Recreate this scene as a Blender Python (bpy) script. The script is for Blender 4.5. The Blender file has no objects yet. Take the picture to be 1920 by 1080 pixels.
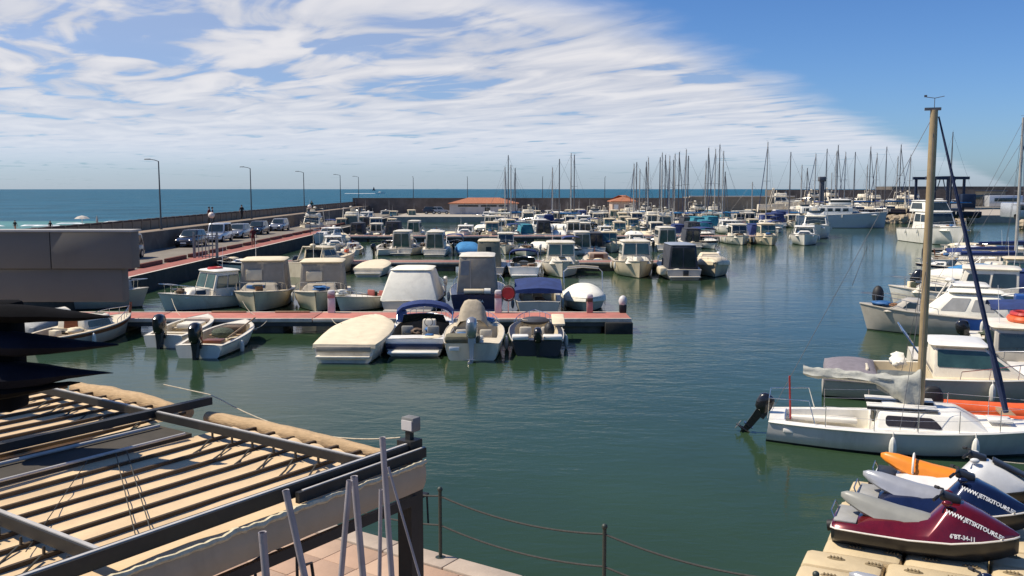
import bpy, bmesh, math, random
from mathutils import Vector, Matrix, noise
from mathutils.bvhtree import BVHTree
random.seed(7)
S = bpy.context.scene
COL = S.collection
R = math.radians
# ------------------------------------------------------------------ camera, sky, sun, exposure
F = 1728.0; H = 6.0; PITCH = math.atan(186 / F)
cam_d = bpy.data.cameras.new('camera'); cam = bpy.data.objects.new('camera', cam_d); COL.objects.link(cam)
cam.location = (0, 0, H); cam.rotation_euler = (math.pi / 2 - PITCH, 0, 0)
cam_d.sensor_width = 36; cam_d.lens = 36 * F / 1920; cam_d.clip_start = 0.05; cam_d.clip_end = 40000
S.camera = cam
SUN_AZ = R(-86); SUN_EL = R(53)          # azimuth from +Y towards +X
S.view_settings.view_transform = 'Standard'; S.view_settings.look = 'None'
S.view_settings.exposure = 0.2; S.view_settings.gamma = 1.0; S.view_settings.use_curve_mapping = False
sun_d = bpy.data.lights.new('sun', 'SUN'); sun = bpy.data.objects.new('sun', sun_d); COL.objects.link(sun)
sun_d.energy = 5.0; sun_d.angle = R(0.5); sun_d.color = (1, .90, .74)
sv = Vector((math.sin(SUN_AZ) * math.cos(SUN_EL), math.cos(SUN_AZ) * math.cos(SUN_EL), math.sin(SUN_EL)))
sun.rotation_euler = sv.to_track_quat('Z', 'Y').to_euler()


def N(nt, t, **kw):
    n = nt.nodes.new(t)
    for k, v in kw.items(): setattr(n, k, v)
    return n


def lk(nt, a, b): nt.links.new(a, b)


def mth(nt, op, a, b=None, c=None, clamp=False):
    n = N(nt, 'ShaderNodeMath', operation=op); n.use_clamp = clamp
    for i, x in enumerate((a, b, c)):
        if x is None: continue
        if isinstance(x, (int, float)): n.inputs[i].default_value = x
        else: lk(nt, x, n.inputs[i])
    return n.outputs[0]


def mrange(nt, x, a, b, c=0., d=1., smooth=True):
    n = N(nt, 'ShaderNodeMapRange')
    if smooth: n.interpolation_type = 'SMOOTHSTEP'
    lk(nt, x, n.inputs[0])
    for i, q in enumerate((a, b, c, d)): n.inputs[i + 1].default_value = q
    return n.outputs[0]


def nz(nt, vec, scale, detail=4, rough=.55, dist=0.):
    n = N(nt, 'ShaderNodeTexNoise'); lk(nt, vec, n.inputs['Vector'])
    n.inputs['Scale'].default_value = scale; n.inputs['Detail'].default_value = detail
    n.inputs['Roughness'].default_value = rough; n.inputs['Distortion'].default_value = dist
    return n.outputs['Fac']


def build_world():
    w = bpy.data.worlds.new('World'); S.world = w; w.use_nodes = True
    nt = w.node_tree; nt.nodes.clear()
    out = N(nt, 'ShaderNodeOutputWorld'); bg = N(nt, 'ShaderNodeBackground'); lk(nt, bg.outputs[0], out.inputs[0])
    bg.inputs[1].default_value = 0.09
    sky = N(nt, 'ShaderNodeTexSky', sky_type='NISHITA'); sky.sun_disc = False
    sky.sun_elevation = SUN_EL; sky.sun_rotation = SUN_AZ; sky.air_density = 1.0; sky.dust_density = 0.6; sky.ozone_density = 2.5
    tc = N(nt, 'ShaderNodeTexCoord'); sp = N(nt, 'ShaderNodeSeparateXYZ'); lk(nt, tc.outputs['Generated'], sp.inputs[0])
    x, y, z = sp.outputs
    zc = mth(nt, 'ADD', mth(nt, 'MAXIMUM', z, 0.0), 0.012)
    u = mth(nt, 'DIVIDE', x, zc); v = mth(nt, 'DIVIDE', y, zc)
    s = mth(nt, 'SUBTRACT', mth(nt, 'MULTIPLY', u, .865), mth(nt, 'MULTIPLY', v, .502))
    t = mth(nt, 'ADD', mth(nt, 'MULTIPLY', u, .502), mth(nt, 'MULTIPLY', v, .865))

    def cmb(a, b, c=0.):
        n = N(nt, 'ShaderNodeCombineXYZ')
        for i, q in enumerate((a, b, c)):
            if isinstance(q, (int, float)): n.inputs[i].default_value = q
            else: lk(nt, q, n.inputs[i])
        return n.outputs[0]
    # long streaks
    p1 = cmb(s, mth(nt, 'MULTIPLY', t, .16), 3.3)
    n1 = nz(nt, p1, .62, 5, .55, .5)
    # ripples running across the band
    q = mth(nt, 'SUBTRACT', mth(nt, 'MULTIPLY', u, .53), mth(nt, 'MULTIPLY', v, .85)); r = mth(nt, 'ADD', mth(nt, 'MULTIPLY', u, .85), mth(nt, 'MULTIPLY', v, .53))
    p2 = cmb(mth(nt, 'MULTIPLY', q, .5), mth(nt, 'MULTIPLY', r, 1.05), 14.6)
    n2 = nz(nt, p2, 1.75, 7, .5, .7)
    n3 = nz(nt, cmb(u, v, 2.), .5, 6, .6, .4)
    f = mth(nt, 'ADD', mth(nt, 'ADD', mth(nt, 'MULTIPLY', n1, .36), mth(nt, 'MULTIPLY', n2, .52)), mth(nt, 'MULTIPLY', n3, .2))
    # sharp right hand edge of the cirrus sheet
    wob = mth(nt, 'MULTIPLY', mth(nt, 'SUBTRACT', nz(nt, cmb(mth(nt, 'MULTIPLY', t, .35), mth(nt, 'MULTIPLY', s, .35), 1.), 2.6, 6, .6), .5), .9)
    e = mth(nt, 'ADD', s, wob)
    edge = mrange(nt, e, -1.8, -2.6, 0, 1)
    dens = mth(nt, 'ADD', f, mth(nt, 'MULTIPLY', mrange(nt, t, 5, 12), .05))
    dens = mth(nt, 'SUBTRACT', dens, mth(nt, 'MULTIPLY', mrange(nt, t, 4.8, 2.2), .0))
    cov = mth(nt, 'MULTIPLY', mrange(nt, dens, .412, .53), edge)
    # veil: sheet gets thin and pale near the horizon
    veil = mth(nt, 'MULTIPLY', mth(nt, 'MULTIPLY', edge, mrange(nt, z, .0, .17, 0., .42)), 1.0)
    low = mrange(nt, z, .012, .05, .4, 1.)
    fac = mth(nt, 'MINIMUM', mth(nt, 'MAXIMUM', mth(nt, 'MULTIPLY', mth(nt, 'MULTIPLY', cov, low), .93), veil), .94)
    # sky colour: deeper blue high up, pale grey-blue at the horizon
    mulc = N(nt, 'ShaderNodeMix', data_type='RGBA', blend_type='MULTIPLY'); mulc.inputs[0].default_value = 1
    lk(nt, sky.outputs[0], mulc.inputs[6])
    gr = N(nt, 'ShaderNodeMix', data_type='RGBA'); lk(nt, mrange(nt, z, .0, .24), gr.inputs[0])
    gr.inputs[6].default_value = (.60, .84, 1.25, 1); gr.inputs[7].default_value = (.46, .72, 1.12, 1)
    lk(nt, gr.outputs[2], mulc.inputs[7])
    cl = N(nt, 'ShaderNodeMix', data_type='RGBA'); lk(nt, mrange(nt, n2, .35, .72), cl.inputs[0])
    cl.inputs[6].default_value = (5.4, 5.7, 6.6, 1); cl.inputs[7].default_value = (8.2, 8.0, 8.1, 1)
    hz = N(nt, 'ShaderNodeMix', data_type='RGBA'); lk(nt, mrange(nt, z, .0, .13), hz.inputs[0])
    hz.inputs[6].default_value = (6.6, 7.2, 8.3, 1); lk(nt, cl.outputs[2], hz.inputs[7])
    mx = N(nt, 'ShaderNodeMix', data_type='RGBA'); lk(nt, fac, mx.inputs[0]); lk(nt, mulc.outputs[2], mx.inputs[6]); lk(nt, hz.outputs[2], mx.inputs[7])
    lk(nt, mx.outputs[2], bg.inputs[0])


build_world()

# ------------------------------------------------------------------ helpers


def uns(px, py, z=0.0):
    x = (px - 960) / F; y = -(py - 540) / F
    d = Vector((x, math.cos(PITCH) + y * math.sin(PITCH), -math.sin(PITCH) + y * math.cos(PITCH)))
    return Vector((0, 0, H)) + d * ((z - H) / d.z)


def aty(px, py, Y):
    x = (px - 960) / F; y = -(py - 540) / F
    d = Vector((x, math.cos(PITCH) + y * math.sin(PITCH), -math.sin(PITCH) + y * math.cos(PITCH)))
    return Vector((0, 0, H)) + d * (Y / d.y)


MATS = {}


def mat(name, col, rough=.5, metal=0., var=.12, scale=6., bump=0., bscale=20., dirt=None, dirtamt=.35, spec=.5, coat=0., stretch=None):
    if name in MATS: return MATS[name]
    m = bpy.data.materials.new(name); m.use_nodes = True; nt = m.node_tree; b = nt.nodes['Principled BSDF']
    tc = N(nt, 'ShaderNodeTexCoord'); src = tc.outputs['Object']
    if stretch:
        mp = N(nt, 'ShaderNodeMapping'); lk(nt, src, mp.inputs[0]); mp.inputs['Scale'].default_value = stretch; src = mp.outputs[0]
    fac = nz(nt, src, scale, 6, .62)
    cr = N(nt, 'ShaderNodeMix', data_type='RGBA'); lk(nt, mrange(nt, fac, .3, .7), cr.inputs[0])
    cr.inputs[6].default_value = tuple(c * (1 - var) for c in col) + (1,); cr.inputs[7].default_value = tuple(min(1, c * (1 + var)) for c in col) + (1,)
    o = cr.outputs[2]
    if dirt:
        d = N(nt, 'ShaderNodeMix', data_type='RGBA')
        g = mth(nt, 'MULTIPLY', mrange(nt, nz(nt, src, scale * .45, 8, .7, .8), .48, .72), dirtamt)
        lk(nt, g, d.inputs[0]); lk(nt, o, d.inputs[6]); d.inputs[7].default_value = dirt + (1,); o = d.outputs[2]
    lk(nt, o, b.inputs['Base Color']); b.inputs['Roughness'].default_value = rough; b.inputs['Metallic'].default_value = metal
    b.inputs['Specular IOR Level'].default_value = spec; b.inputs['Coat Weight'].default_value = coat
    if bump:
        bp = N(nt, 'ShaderNodeBump'); bp.inputs['Strength'].default_value = bump; bp.inputs['Distance'].default_value = .02
        lk(nt, nz(nt, src, bscale, 4, .6), bp.inputs['Height']); lk(nt, bp.outputs[0], b.inputs['Normal'])
    MATS[name] = m
    return m


D = (.16, .13, .09)
GW = mat('gelcoat_white', (.76, .70, .57), .38, var=.07, scale=1.5, dirt=(.38, .31, .2), dirtamt=.5, stretch=(1.6, 1.6, .6))
GC = mat('gelcoat_cream', (.70, .60, .42), .42, var=.07, scale=1.5, dirt=(.36, .28, .17), dirtamt=.5, stretch=(1.6, 1.6, .6))
GG = mat('gelcoat_grey', (.48, .44, .37), .42, var=.07, scale=1.5, dirt=(.25, .23, .18), dirtamt=.4)
GP = mat('gelcoat_purewhite', (.82, .79, .71), .3, var=.05, scale=1.2, dirt=(.45, .4, .3), dirtamt=.35, stretch=(1.6, 1.6, .6))
NAVY = mat('gelcoat_navy', (.012, .02, .055), .25, var=.2, scale=2.)
BLUEH = mat('gelcoat_blue', (.02, .07, .26), .3, var=.15, scale=2.)
BLACKH = mat('gelcoat_black', (.018, .018, .02), .35, var=.2, scale=2.)
GREENH = mat('hull_green', (.0, .12, .075), .35, var=.15, scale=2.)
TEAL = mat('canvas_turquoise', (.03, .2, .27), .85, var=.15, scale=3., bump=.4, bscale=8)
AF = mat('antifoul', (.05, .06, .045), .8, var=.3, scale=3.)
AFR = mat('antifoul_red', (.12, .03, .02), .8, var=.3, scale=3.)
CREAM = mat('canvas_cream', (.72, .62, .44), .88, var=.07, scale=2.2, bump=.5, bscale=5, dirt=(.4, .33, .22), dirtamt=.3)
WCAN = mat('canvas_white', (.8, .77, .66), .85, var=.05, scale=2.2, bump=.6, bscale=4, dirt=(.5, .45, .36), dirtamt=.3)
BCAN = mat('canvas_navy', (.02, .04, .14), .85, var=.2, scale=3., bump=.4, bscale=6)
LCAN = mat('canvas_blue', (.04, .2, .42), .85, var=.15, scale=3., bump=.4, bscale=6)
GCAN = mat('canvas_grey', (.3, .3, .29), .88, var=.12, scale=2.5, bump=.5, bscale=5)
DCAN = mat('canvas_dark', (.045, .05, .065), .85, var=.25, scale=2.5, bump=.5, bscale=5)
TCAN = mat('canvas_taupe', (.34, .3, .24), .88, var=.1, scale=2.5, bump=.5, bscale=5, dirt=(.2, .17, .12))
GLASS = mat('window_glass', (.02, .032, .035), .06, var=.3, scale=1.2, spec=.8)
GLASG = mat('window_glass_green', (.04, .09, .08), .08, var=.3, scale=1.2, spec=.8)
STEEL = mat('stainless_steel', (.6, .6, .6), .25, 1., var=.05)
ALU = mat('aluminium_mast', (.5, .47, .42), .45, .55, var=.08, scale=3)
ALUD = mat('aluminium_dark', (.12, .12, .13), .45, .3, var=.1, scale=3)
GOLD = mat('mast_golden', (.42, .31, .17), .45, .25, var=.1, scale=3, dirt=(.2, .15, .1))
RUB = mat('black_rubber', (.015, .015, .016), .6, var=.2)
SHINY = mat('outboard_black', (.012, .012, .014), .22, var=.1, coat=.4)
SILV = mat('outboard_silver', (.42, .42, .42), .28, .7, var=.06)
WHP = mat('outboard_white', (.75, .74, .7), .3, var=.04)
WOOD = mat('varnished_wood', (.16, .05, .02), .4, var=.3, scale=3, stretch=(1, 8, 8), bump=.1)
TEAK = mat('teak', (.33, .22, .12), .7, var=.2, scale=3, stretch=(8, 1, 1))
INT = mat('cockpit_liner', (.5, .45, .35), .6, var=.12, scale=3, dirt=(.2, .16, .1), dirtamt=.6)
INTD = mat('cockpit_carpet', (.09, .085, .07), .9, var=.25, scale=5)
SEAT = mat('seat_vinyl', (.62, .55, .42), .55, var=.08, scale=4)
RED = mat('red_plastic', (.42, .035, .03), .45, var=.15, scale=3)
ORNG = mat('orange_plastic', (.72, .12, .03), .45, var=.12, scale=3, dirt=(.4, .07, .03))
ROPE = mat('rope', (.5, .44, .33), .9, var=.2, scale=30)
ROPED = mat('rope_dark', (.05, .05, .045), .9, var=.2, scale=30)
FENW = mat('fender_white', (.72, .7, .62), .45, var=.1, scale=3, dirt=(.3, .27, .2))
PAPER = mat('printed_white', (.78, .78, .75), .6, var=.03)
BRASS = mat('propeller_metal', (.3, .28, .24), .35, .8)
SKIN = mat('skin', (.4, .24, .16), .6)


def tagset(o, label=None, cat=None, group=None, kind=None):
    if label: o['label'] = label
    if cat: o['category'] = cat
    if group: o['group'] = group
    if kind: o['kind'] = kind
    return o


def thing(name, label, cat, loc=(0, 0, 0), rz=0., group=None):
    o = bpy.data.objects.new(name, None); o.empty_display_size = .2; COL.objects.link(o)
    o.location = loc; o.rotation_euler = (0, 0, rz)
    return tagset(o, label, cat, group)


class MB:
    def __init__(s): s.v = []; s.f = []; s.m = []

    def add(s, vs, fs, mi=0):
        o = len(s.v); s.v += [tuple(v) for v in vs]; s.f += [tuple(i + o for i in f) for f in fs]; s.m += [mi] * len(fs); return s

    def box(s, c, d, rz=0., top=(1., 1.), mi=0, tilt=None):
        vs = []
        for k, z in enumerate((-.5, .5)):
            a, b = (1, 1) if k == 0 else top
            for x, y in ((-.5, -.5), (.5, -.5), (.5, .5), (-.5, .5)): vs.append(Vector((x * d[0] * a, y * d[1] * b, z * d[2])))
        M = Matrix.Rotation(rz, 3, 'Z')
        if tilt: M = M @ Matrix.Rotation(tilt, 3, 'X')
        vs = [M @ v + Vector(c) for v in vs]
        return s.add(vs, [(0, 3, 2, 1), (4, 5, 6, 7), (0, 1, 5, 4), (1, 2, 6, 5), (2, 3, 7, 6), (3, 0, 4, 7)], mi)

    def tube(s, a, b, r, r2=None, n=6, mi=0): return s.path([a, b], r, n, r2=r2, mi=mi)

    def path(s, pts, r, n=6, closed=False, r2=None, mi=0, cap=True, rad=None):
        pts = [Vector(p) for p in pts]; k = len(pts); rings = []
        up0 = None
        for i, p in enumerate(pts):
            if closed: d = pts[(i + 1) % k] - pts[i - 1]
            else: d = pts[min(i + 1, k - 1)] - pts[max(i - 1, 0)]
            d.normalize()
            if up0 is None: up0 = Vector((0, 0, 1)) if abs(d.z) < .95 else Vector((1, 0, 0))
            x = d.cross(up0)
            if x.length < 1e-4: x = d.cross(Vector((0, 1, 0)))
            x.normalize(); y = x.cross(d); y.normalize(); up0 = y
            rr = rad[i] if rad else (r if r2 is None else r + (r2 - r) * i / (k - 1))
            rings.append([p + x * rr * math.cos(2 * math.pi * j / n) + y * rr * math.sin(2 * math.pi * j / n) for j in range(n)])
        return s.loft(rings, True, cap and not closed, loop=closed, mi=mi)

    def loft(s, rings, closed=True, cap=True, loop=False, mi=0, rowmi=None):
        n = len(rings[0]); vs = [v for r in rings for v in r]; o = len(s.v)
        s.v += [tuple(v) for v in vs]
        K = len(rings)
        for i in range(K if loop else K - 1):
            for j in range(n if closed else n - 1):
                a = i * n + j; b = i * n + (j + 1) % n; c = ((i + 1) % K) * n + (j + 1) % n; d = ((i + 1) % K) * n + j
                s.f.append((o + a, o + b, o + c, o + d)); s.m.append(rowmi[j] if rowmi else mi)
        if cap:
            s.f.append(tuple(o + j for j in reversed(range(n)))); s.m.append(mi)
            s.f.append(tuple(o + (K - 1) * n + j for j in range(n))); s.m.append(mi)
        return s

    def sphere(s, c, r, nu=10, nv=7, mi=0):
        if isinstance(r, (int, float)): r = (r, r, r)
        rings = []
        for i in range(nv + 1):
            t = math.pi * (i / nv) ; t = min(max(t, .02), math.pi - .02)
            rings.append([Vector((c[0] + r[0] * math.sin(t) * math.cos(2 * math.pi * j / nu), c[1] + r[1] * math.sin(t) * math.sin(2 * math.pi * j / nu), c[2] - r[2] * math.cos(t))) for j in range(nu)])
        return s.loft(rings, mi=mi)

    def slab(s, q, u0, u1, v0, v1, off=.012, th=.02, mi=0, cr=0.):
        a, b, c, d = [Vector(p) for p in q]  # bl br tr tl

        def P(u, v): return (a * (1 - u) + b * u) * (1 - v) + (d * (1 - u) + c * u) * v
        n = (b - a).cross(d - a).normalized()
        if cr:
            pts = []
            for (uu, vv, k) in ((u1, v1, 0), (u0, v1, 1), (u0, v0, 2), (u1, v0, 3)):
                w = (b - a).length; h = (d - a).length
                cu = u1 - cr / w if k in (0, 3) else u0 + cr / w; cv = v1 - cr / h if k in (0, 1) else v0 + cr / h
                for j in range(4):
                    an = k * math.pi / 2 + j * math.pi / 6
                    pts.append(P(cu + cr / w * math.cos(an), cv + cr / h * math.sin(an)))
        else: pts = [P(u0, v0), P(u1, v0), P(u1, v1), P(u0, v1)]
        return s.loft([[p + n * (off - th) for p in pts], [p + n * off for p in pts]], mi=mi)

    def build(s, name, mats, parent=None, bevel=0., smooth=True, seg=2, loc=None, kind=None, ang=38, recalc=True):
        me = bpy.data.meshes.new(name); me.from_pydata(s.v, [], s.f)
        if not isinstance(mats, (list, tuple)): mats = [mats]
        for m in mats: me.materials.append(m)
        if len(mats) > 1: me.polygons.foreach_set('material_index', s.m)
        if recalc or bevel:
            bm = bmesh.new(); bm.from_mesh(me); bmesh.ops.recalc_face_normals(bm, faces=bm.faces)
            if bevel:
                es = [e for e in bm.edges if len(e.link_faces) == 2 and e.calc_face_angle(0) > .5]
                try: bmesh.ops.bevel(bm, geom=es, offset=bevel, segments=seg, affect='EDGES', profile=.5, clamp_overlap=True)
                except Exception: pass
            bm.to_mesh(me); bm.free()
        if smooth:
            me.polygons.foreach_set('use_smooth', [True] * len(me.polygons)); me.set_sharp_from_angle(angle=R(ang))
        o = bpy.data.objects.new(name, me); COL.objects.link(o)
        if parent: o.parent = parent
        if loc: o.location = loc
        if kind: o['kind'] = kind
        return o


KIDS = {}


def copy_tree(o, parent=None):
    c = o.copy(); COL.objects.link(c); c.parent = parent
    for ch in o.children: copy_tree(ch, c)
    return c


def sag(a, b, d, n=10):
    a = Vector(a); b = Vector(b)
    return [a.lerp(b, i / n) - Vector((0, 0, d * 4 * (i / n) * (1 - i / n))) for i in range(n + 1)]

# ------------------------------------------------------------------ boat parts


def hull(root, L, B, fs, fb, side=GW, stripe=None, bottom=AF, deckm=None, cock=None, floor=.12, gw=.16, tr=.86, rake=.35, linerm=INT, carpet=None, fine=1.7, stripe_h=.28, rubm=None, name='hull', sheer_dip=0.):
    deckm = deckm or side
    tg = [0, .04, .12, .22, .33, .44, .55, .65, .74, .82, .88, .93, .97, 1.]
    if cock:
        c0, c1 = cock
        tg = sorted(set([t for t in tg if abs(t - c0) > .025 and abs(t - c1) > .025] + [c0, c1]))

    def hb(t):
        if t < .42: k = tr + (1 - tr) * math.sin(t / .42 * math.pi / 2)
        else: k = max(0, 1 - ((t - .42) / .58) ** (1.6 * fine))
        return B / 2 * max(k, .012)

    def sh(t): return fs + (fb - fs) * t ** 1.6 - sheer_dip * math.sin(math.pi * t)

    def yy(t, zf): return -L / 2 + L * t - rake * (1 - zf) * t ** 3 + .06 * (zf) * (1 - t) ** 6
    rows = [(-.30, .02), (-.16, .6), (.055, .87), (.5, .95), (1 - stripe_h, .985), (1., 1.)]
    m = MB(); rings = []
    for t in tg:
        h = sh(t); b = hb(t); half = []
        for (zf, k) in rows:
            z = zf if zf <= .06 else h * zf
            kk = k if t < .5 else k * (1 - (1 - k) * 1.4 * ((t - .5) / .5) ** 1.2 * 1.3)
            if zf < 1 and t > .6: kk *= 1 - .35 * (1 - max(zf, 0)) * ((t - .6) / .4) ** 1.3
            half.append(Vector((b * kk, yy(t, max(zf, 0)), z)))
        rings.append([Vector((-p.x, p.y, p.z)) for p in reversed(half)] + half)
    rm = [1, 1, 0, 0, 0, 0, 0, 0, 0, 1, 1]
    rm = [2, 0, 0, 1, 1, 1, 1, 1, 0, 0, 2]
    m.loft(rings, closed=False, cap=False, rowmi=rm)
    n = len(rings[0]); o = 0
    m.f.append(tuple(range(n))); m.m.append(0)          # transom
    hu = m.build(name, [side, bottom, stripe or side], root, ang=50)
    # rub rail
    pts = [Vector((hb(t) + .012, yy(t, 1), sh(t) - .01)) for t in tg]
    mm = MB(); mm.path([Vector((-p.x, p.y, p.z)) for p in pts], .028, 5); mm.path(pts, .028, 5)
    mm.build('rub_rail', rubm or GG, root)
    # deck
    dm = MB(); cam_h = .035
    for i in range(len(tg) - 1):
        a, b_ = tg[i], tg[i + 1]
        inside = cock and a >= c0 - 1e-6 and b_ <= c1 + 1e-6

        def prof(t):
            b = hb(t); g = min(gw, b * .45); h = sh(t); y = yy(t, 1)
            return [Vector((-b, y, h)), Vector((-b + g, y, h + .012)), Vector((0, y, h + cam_h * (b / (B / 2)))), Vector((b - g, y, h + .012)), Vector((b, y, h))]
        A, Bp = prof(a), prof(b_)
        for j in range(4):
            if inside and j in (1, 2): continue
            dm.add([A[j], A[j + 1], Bp[j + 1], Bp[j]], [(0, 1, 2, 3)])
    dm.build('deck', deckm, root, recalc=False)
    if cock:
        cm = MB(); ts = [t for t in tg if c0 - 1e-6 <= t <= c1 + 1e-6]

        def inn(t):
            b = hb(t); g = min(gw, b * .45); return b - g, yy(t, 1), sh(t) + .012
        for i in range(len(ts) - 1):
            xa, ya, za = inn(ts[i]); xb, yb, zb = inn(ts[i + 1])
            for sgn in (-1, 1):
                cm.add([(sgn * xa, ya, za), (sgn * xb, yb, zb), (sgn * (xb - .03), yb, floor), (sgn * (xa - .03), ya, floor)], [(0, 1, 2, 3)])
            cm.add([(-xa + .03, ya, floor), (xa - .03, ya, floor), (xb - .03, yb, floor), (-xb + .03, yb, floor)], [(0, 1, 2, 3)], mi=1)
        for t in (ts[0], ts[-1]):
            x_, y_, z_ = inn(t); cm.add([(-x_, y_, z_), (x_, y_, z_), (x_ - .03, y_, floor), (-x_ + .03, y_, floor)], [(0, 1, 2, 3)])
        cm.build('cockpit', [linerm, carpet or linerm], root, recalc=False)
    return dict(hb=hb, sh=sh, yy=yy, L=L, B=B, root=root)


def frus(y0, y1, z0, z1, w0, w1, rf, ra):
    return [Vector(p) for p in ((-w0, y0, z0), (w0, y0, z0), (w0, y1, z0), (-w0, y1, z0), (-w1, y0 + ra, z1), (w1, y0 + ra, z1), (w1, y1 - rf, z1), (-w1, y1 - rf, z1))]


FACES = {'A': (0, 1, 5, 4), 'S': (1, 2, 6, 5), 'F': (2, 3, 7, 6), 'P': (3, 0, 4, 7)}


def cabin(root, y0, y1, z0, z1, w0, w1, rf=.3, ra=.05, m=GW, wins=(), roof=None, glass=GLASS, name='cabin', bevel=.04, door=None, frame=None, winname='window'):
    c = frus(y0, y1, z0, z1, w0, w1, rf, ra)
    mb = MB(); mb.add(c, [(0, 3, 2, 1), (4, 5, 6, 7), (0, 1, 5, 4), (1, 2, 6, 5), (2, 3, 7, 6), (3, 0, 4, 7)])
    cb = mb.build(name, m, root, bevel=bevel)
    for w in wins:
        face, u0, u1, v0, v1 = w[:5]; q = [c[i] for i in FACES[face]]
        g = w[5] if len(w) > 5 else glass
        s = MB().slab(q, u0, u1, v0, v1, .014, .03, cr=.05).build(winname, g, root)
        if frame:
            W = (q[1] - q[0]).length; Hh = (q[3] - q[0]).length; du = .03 / W; dv = .03 / Hh
            MB().slab(q, u0 - du, u1 + du, v0 - dv, v1 + dv, .008, .02, cr=.06).build('frame', frame, s)
    if door:
        face, u0, u1, v0, v1, dm = door; q = [c[i] for i in FACES[face]]
        MB().slab(q, u0, u1, v0, v1, .012, .03).build('door', dm, root)
    if roof:
        ov, th, rm = roof
        y_a, y_b = y0 + ra, y1 - rf
        rr = []
        for k, (zz, ins) in enumerate(((z1 - .01, .05), (z1 + th * .5, 0), (z1 + th, .06), (z1 + th + .04, .35 * w1))):
            W = w1 + ov - ins; a = y_a - ov * 1.2 + ins; b = y_b + ov * 1.3 - ins; cr = min(.22, W * .4)
            ring = []
            for (cx, cy, k0) in ((W - cr, b - cr, 0), (-W + cr, b - cr, 1), (-W + cr, a + cr, 2), (W - cr, a + cr, 3)):
                for j in range(4):
                    an = k0 * math.pi / 2 + j * math.pi / 6; ring.append(Vector((cx + cr * math.cos(an), cy + cr * math.sin(an), zz)))
            rr.append(ring)
        MB().loft(rr).build('roof', rm, root)
    return c


def outboard(root, x, y, z=.35, m=SHINY, tilt=0., sc=1., steer=0.):
    o = bpy.data.objects.new('outboard_motor', None); COL.objects.link(o); o.parent = root; o.location = (x, y, z); o.rotation_euler = (-tilt, 0, steer); o.scale = (sc,) * 3
    k = MB(); rr = []
    for (zz, w, d, yo) in ((.12, .09, .13, 0), (.18, .14, .2, -.02), (.34, .155, .25, -.03), (.54, .15, .24, -.05), (.64, .12, .17, -.04), (.68, .05, .08, -.03)):
        rr.append([Vector((w * abs(math.cos(a)) ** .7 * (1 if math.cos(a) > 0 else -1), yo - .12 + d * abs(math.sin(a)) ** .7 * (1 if math.sin(a) > 0 else -1), zz)) for a in [2 * math.pi * j / 14 for j in range(14)]])
    k.loft(rr).build('cowl', m, o)
    l = MB()
    l.loft([[Vector((sx * w, -.12 + yo + sy * d, zz)) for sx, sy in ((-1, -1), (1, -1), (1, 1), (-1, 1))] for (zz, w, d, yo) in ((.14, .09, .13, 0), (-.1, .06, .11, 0), (-.42, .045, .1, 0), (-.62, .03, .08, -.02), (-.8, .012, .05, -.03))])
    l.box((0, -.14, -.42), (.22, .3, .02)); l.sphere((0, -.14, -.6), (.055, .2, .055), 8, 6); l.box((0, .03, .1), (.2, .12, .22))
    l.build('leg', m if m is not WHP else WHP, o, bevel=0)
    p = MB()
    for a in range(3):
        an = a * 2.094; p.sphere((.09 * math.cos(an), -.37, -.6 + .09 * math.sin(an)), (.02 + .07 * abs(math.cos(an)), .015, .02 + .07 * abs(math.sin(an))), 8, 5)
    p.tube((0, -.32, -.6), (0, -.42, -.6), .035, n=8)
    p.build('propeller', BRASS, o)
    return o


def rail(root, hi, t0=.6, h=.45, m=STEEL, r=.014, n=5, both=True):
    hb, sh, yy = hi['hb'], hi['sh'], hi['yy']
    mb = MB(); ts = [t0 + (1.0 - t0) * i / n for i in range(n + 1)]
    pl = [];
    for t in ts: pl.append(Vector((max(hb(t) - .05, 0.02), yy(t, 1) - .03, sh(t) + h * min(1, .5 + (t - t0) / (1 - t0)))))
    full = [Vector((-p.x, p.y, p.z)) for p in pl] + [p for p in reversed(pl)]
    mb.path(full, r, 5)
    for t, p in list(zip(ts, pl))[:-1]:
        for s in (-1, 1): mb.tube((s * p.x, p.y - .04, sh(t)), (s * p.x, p.y, p.z), r * .9, n=5)
    return mb.build('bow_rail', m, root)


def windscreen(root, y, w, z, h=.38, rake=.35, curve=.35, m=GLASS, frm=STEEL):
    base = []; top = []
    for i in range(9):
        a = -1 + i / 4
        base.append(Vector((a * w, y - curve * a * a * 1.6, z))); top.append(Vector((a * w * .88, y - rake - curve * a * a * 1.3, z + h)))
    mb = MB(); n = Vector((0, -.02, 0))
    mb.loft([base, top, [p + n for p in top], [p + n for p in base]], closed=False, cap=False, loop=True)
    o = mb.build('windscreen', m, root)
    MB().path(top, .014, 5).build('frame', frm, o)
    return o


def bimini(root, y0, y1, w, z, base_z, m=BCAN, folded=False, arch=.12, pole_y=None, thick=.02):
    rr = []
    for i in range(7):
        f = i / 6; y = y0 + (y1 - y0) * f; sg = arch * .5 * math.sin(f * math.pi) ; a = []
        for j in range(11):
            k = -1 + j / 5; a.append(Vector((k * w, y, z + sg + arch * (1 - k * k) - (.12 if abs(k) > .95 else 0))))
        rr.append(a + [p - Vector((0, 0, thick)) for p in reversed(a)])
    can = MB().loft(rr).build('bimini_top', m, root)
    fr = MB(); py = pole_y if pole_y is not None else (y0 + y1) / 2
    for s in (-1, 1):
        for yy_ in (y0, y1, (y0 + y1) / 2): fr.tube((s * w * .98, py, base_z), (s * w * .98, yy_, z - .05), .014, n=5)
    fr.build('bimini_frame', STEEL, root)
    return can


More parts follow.
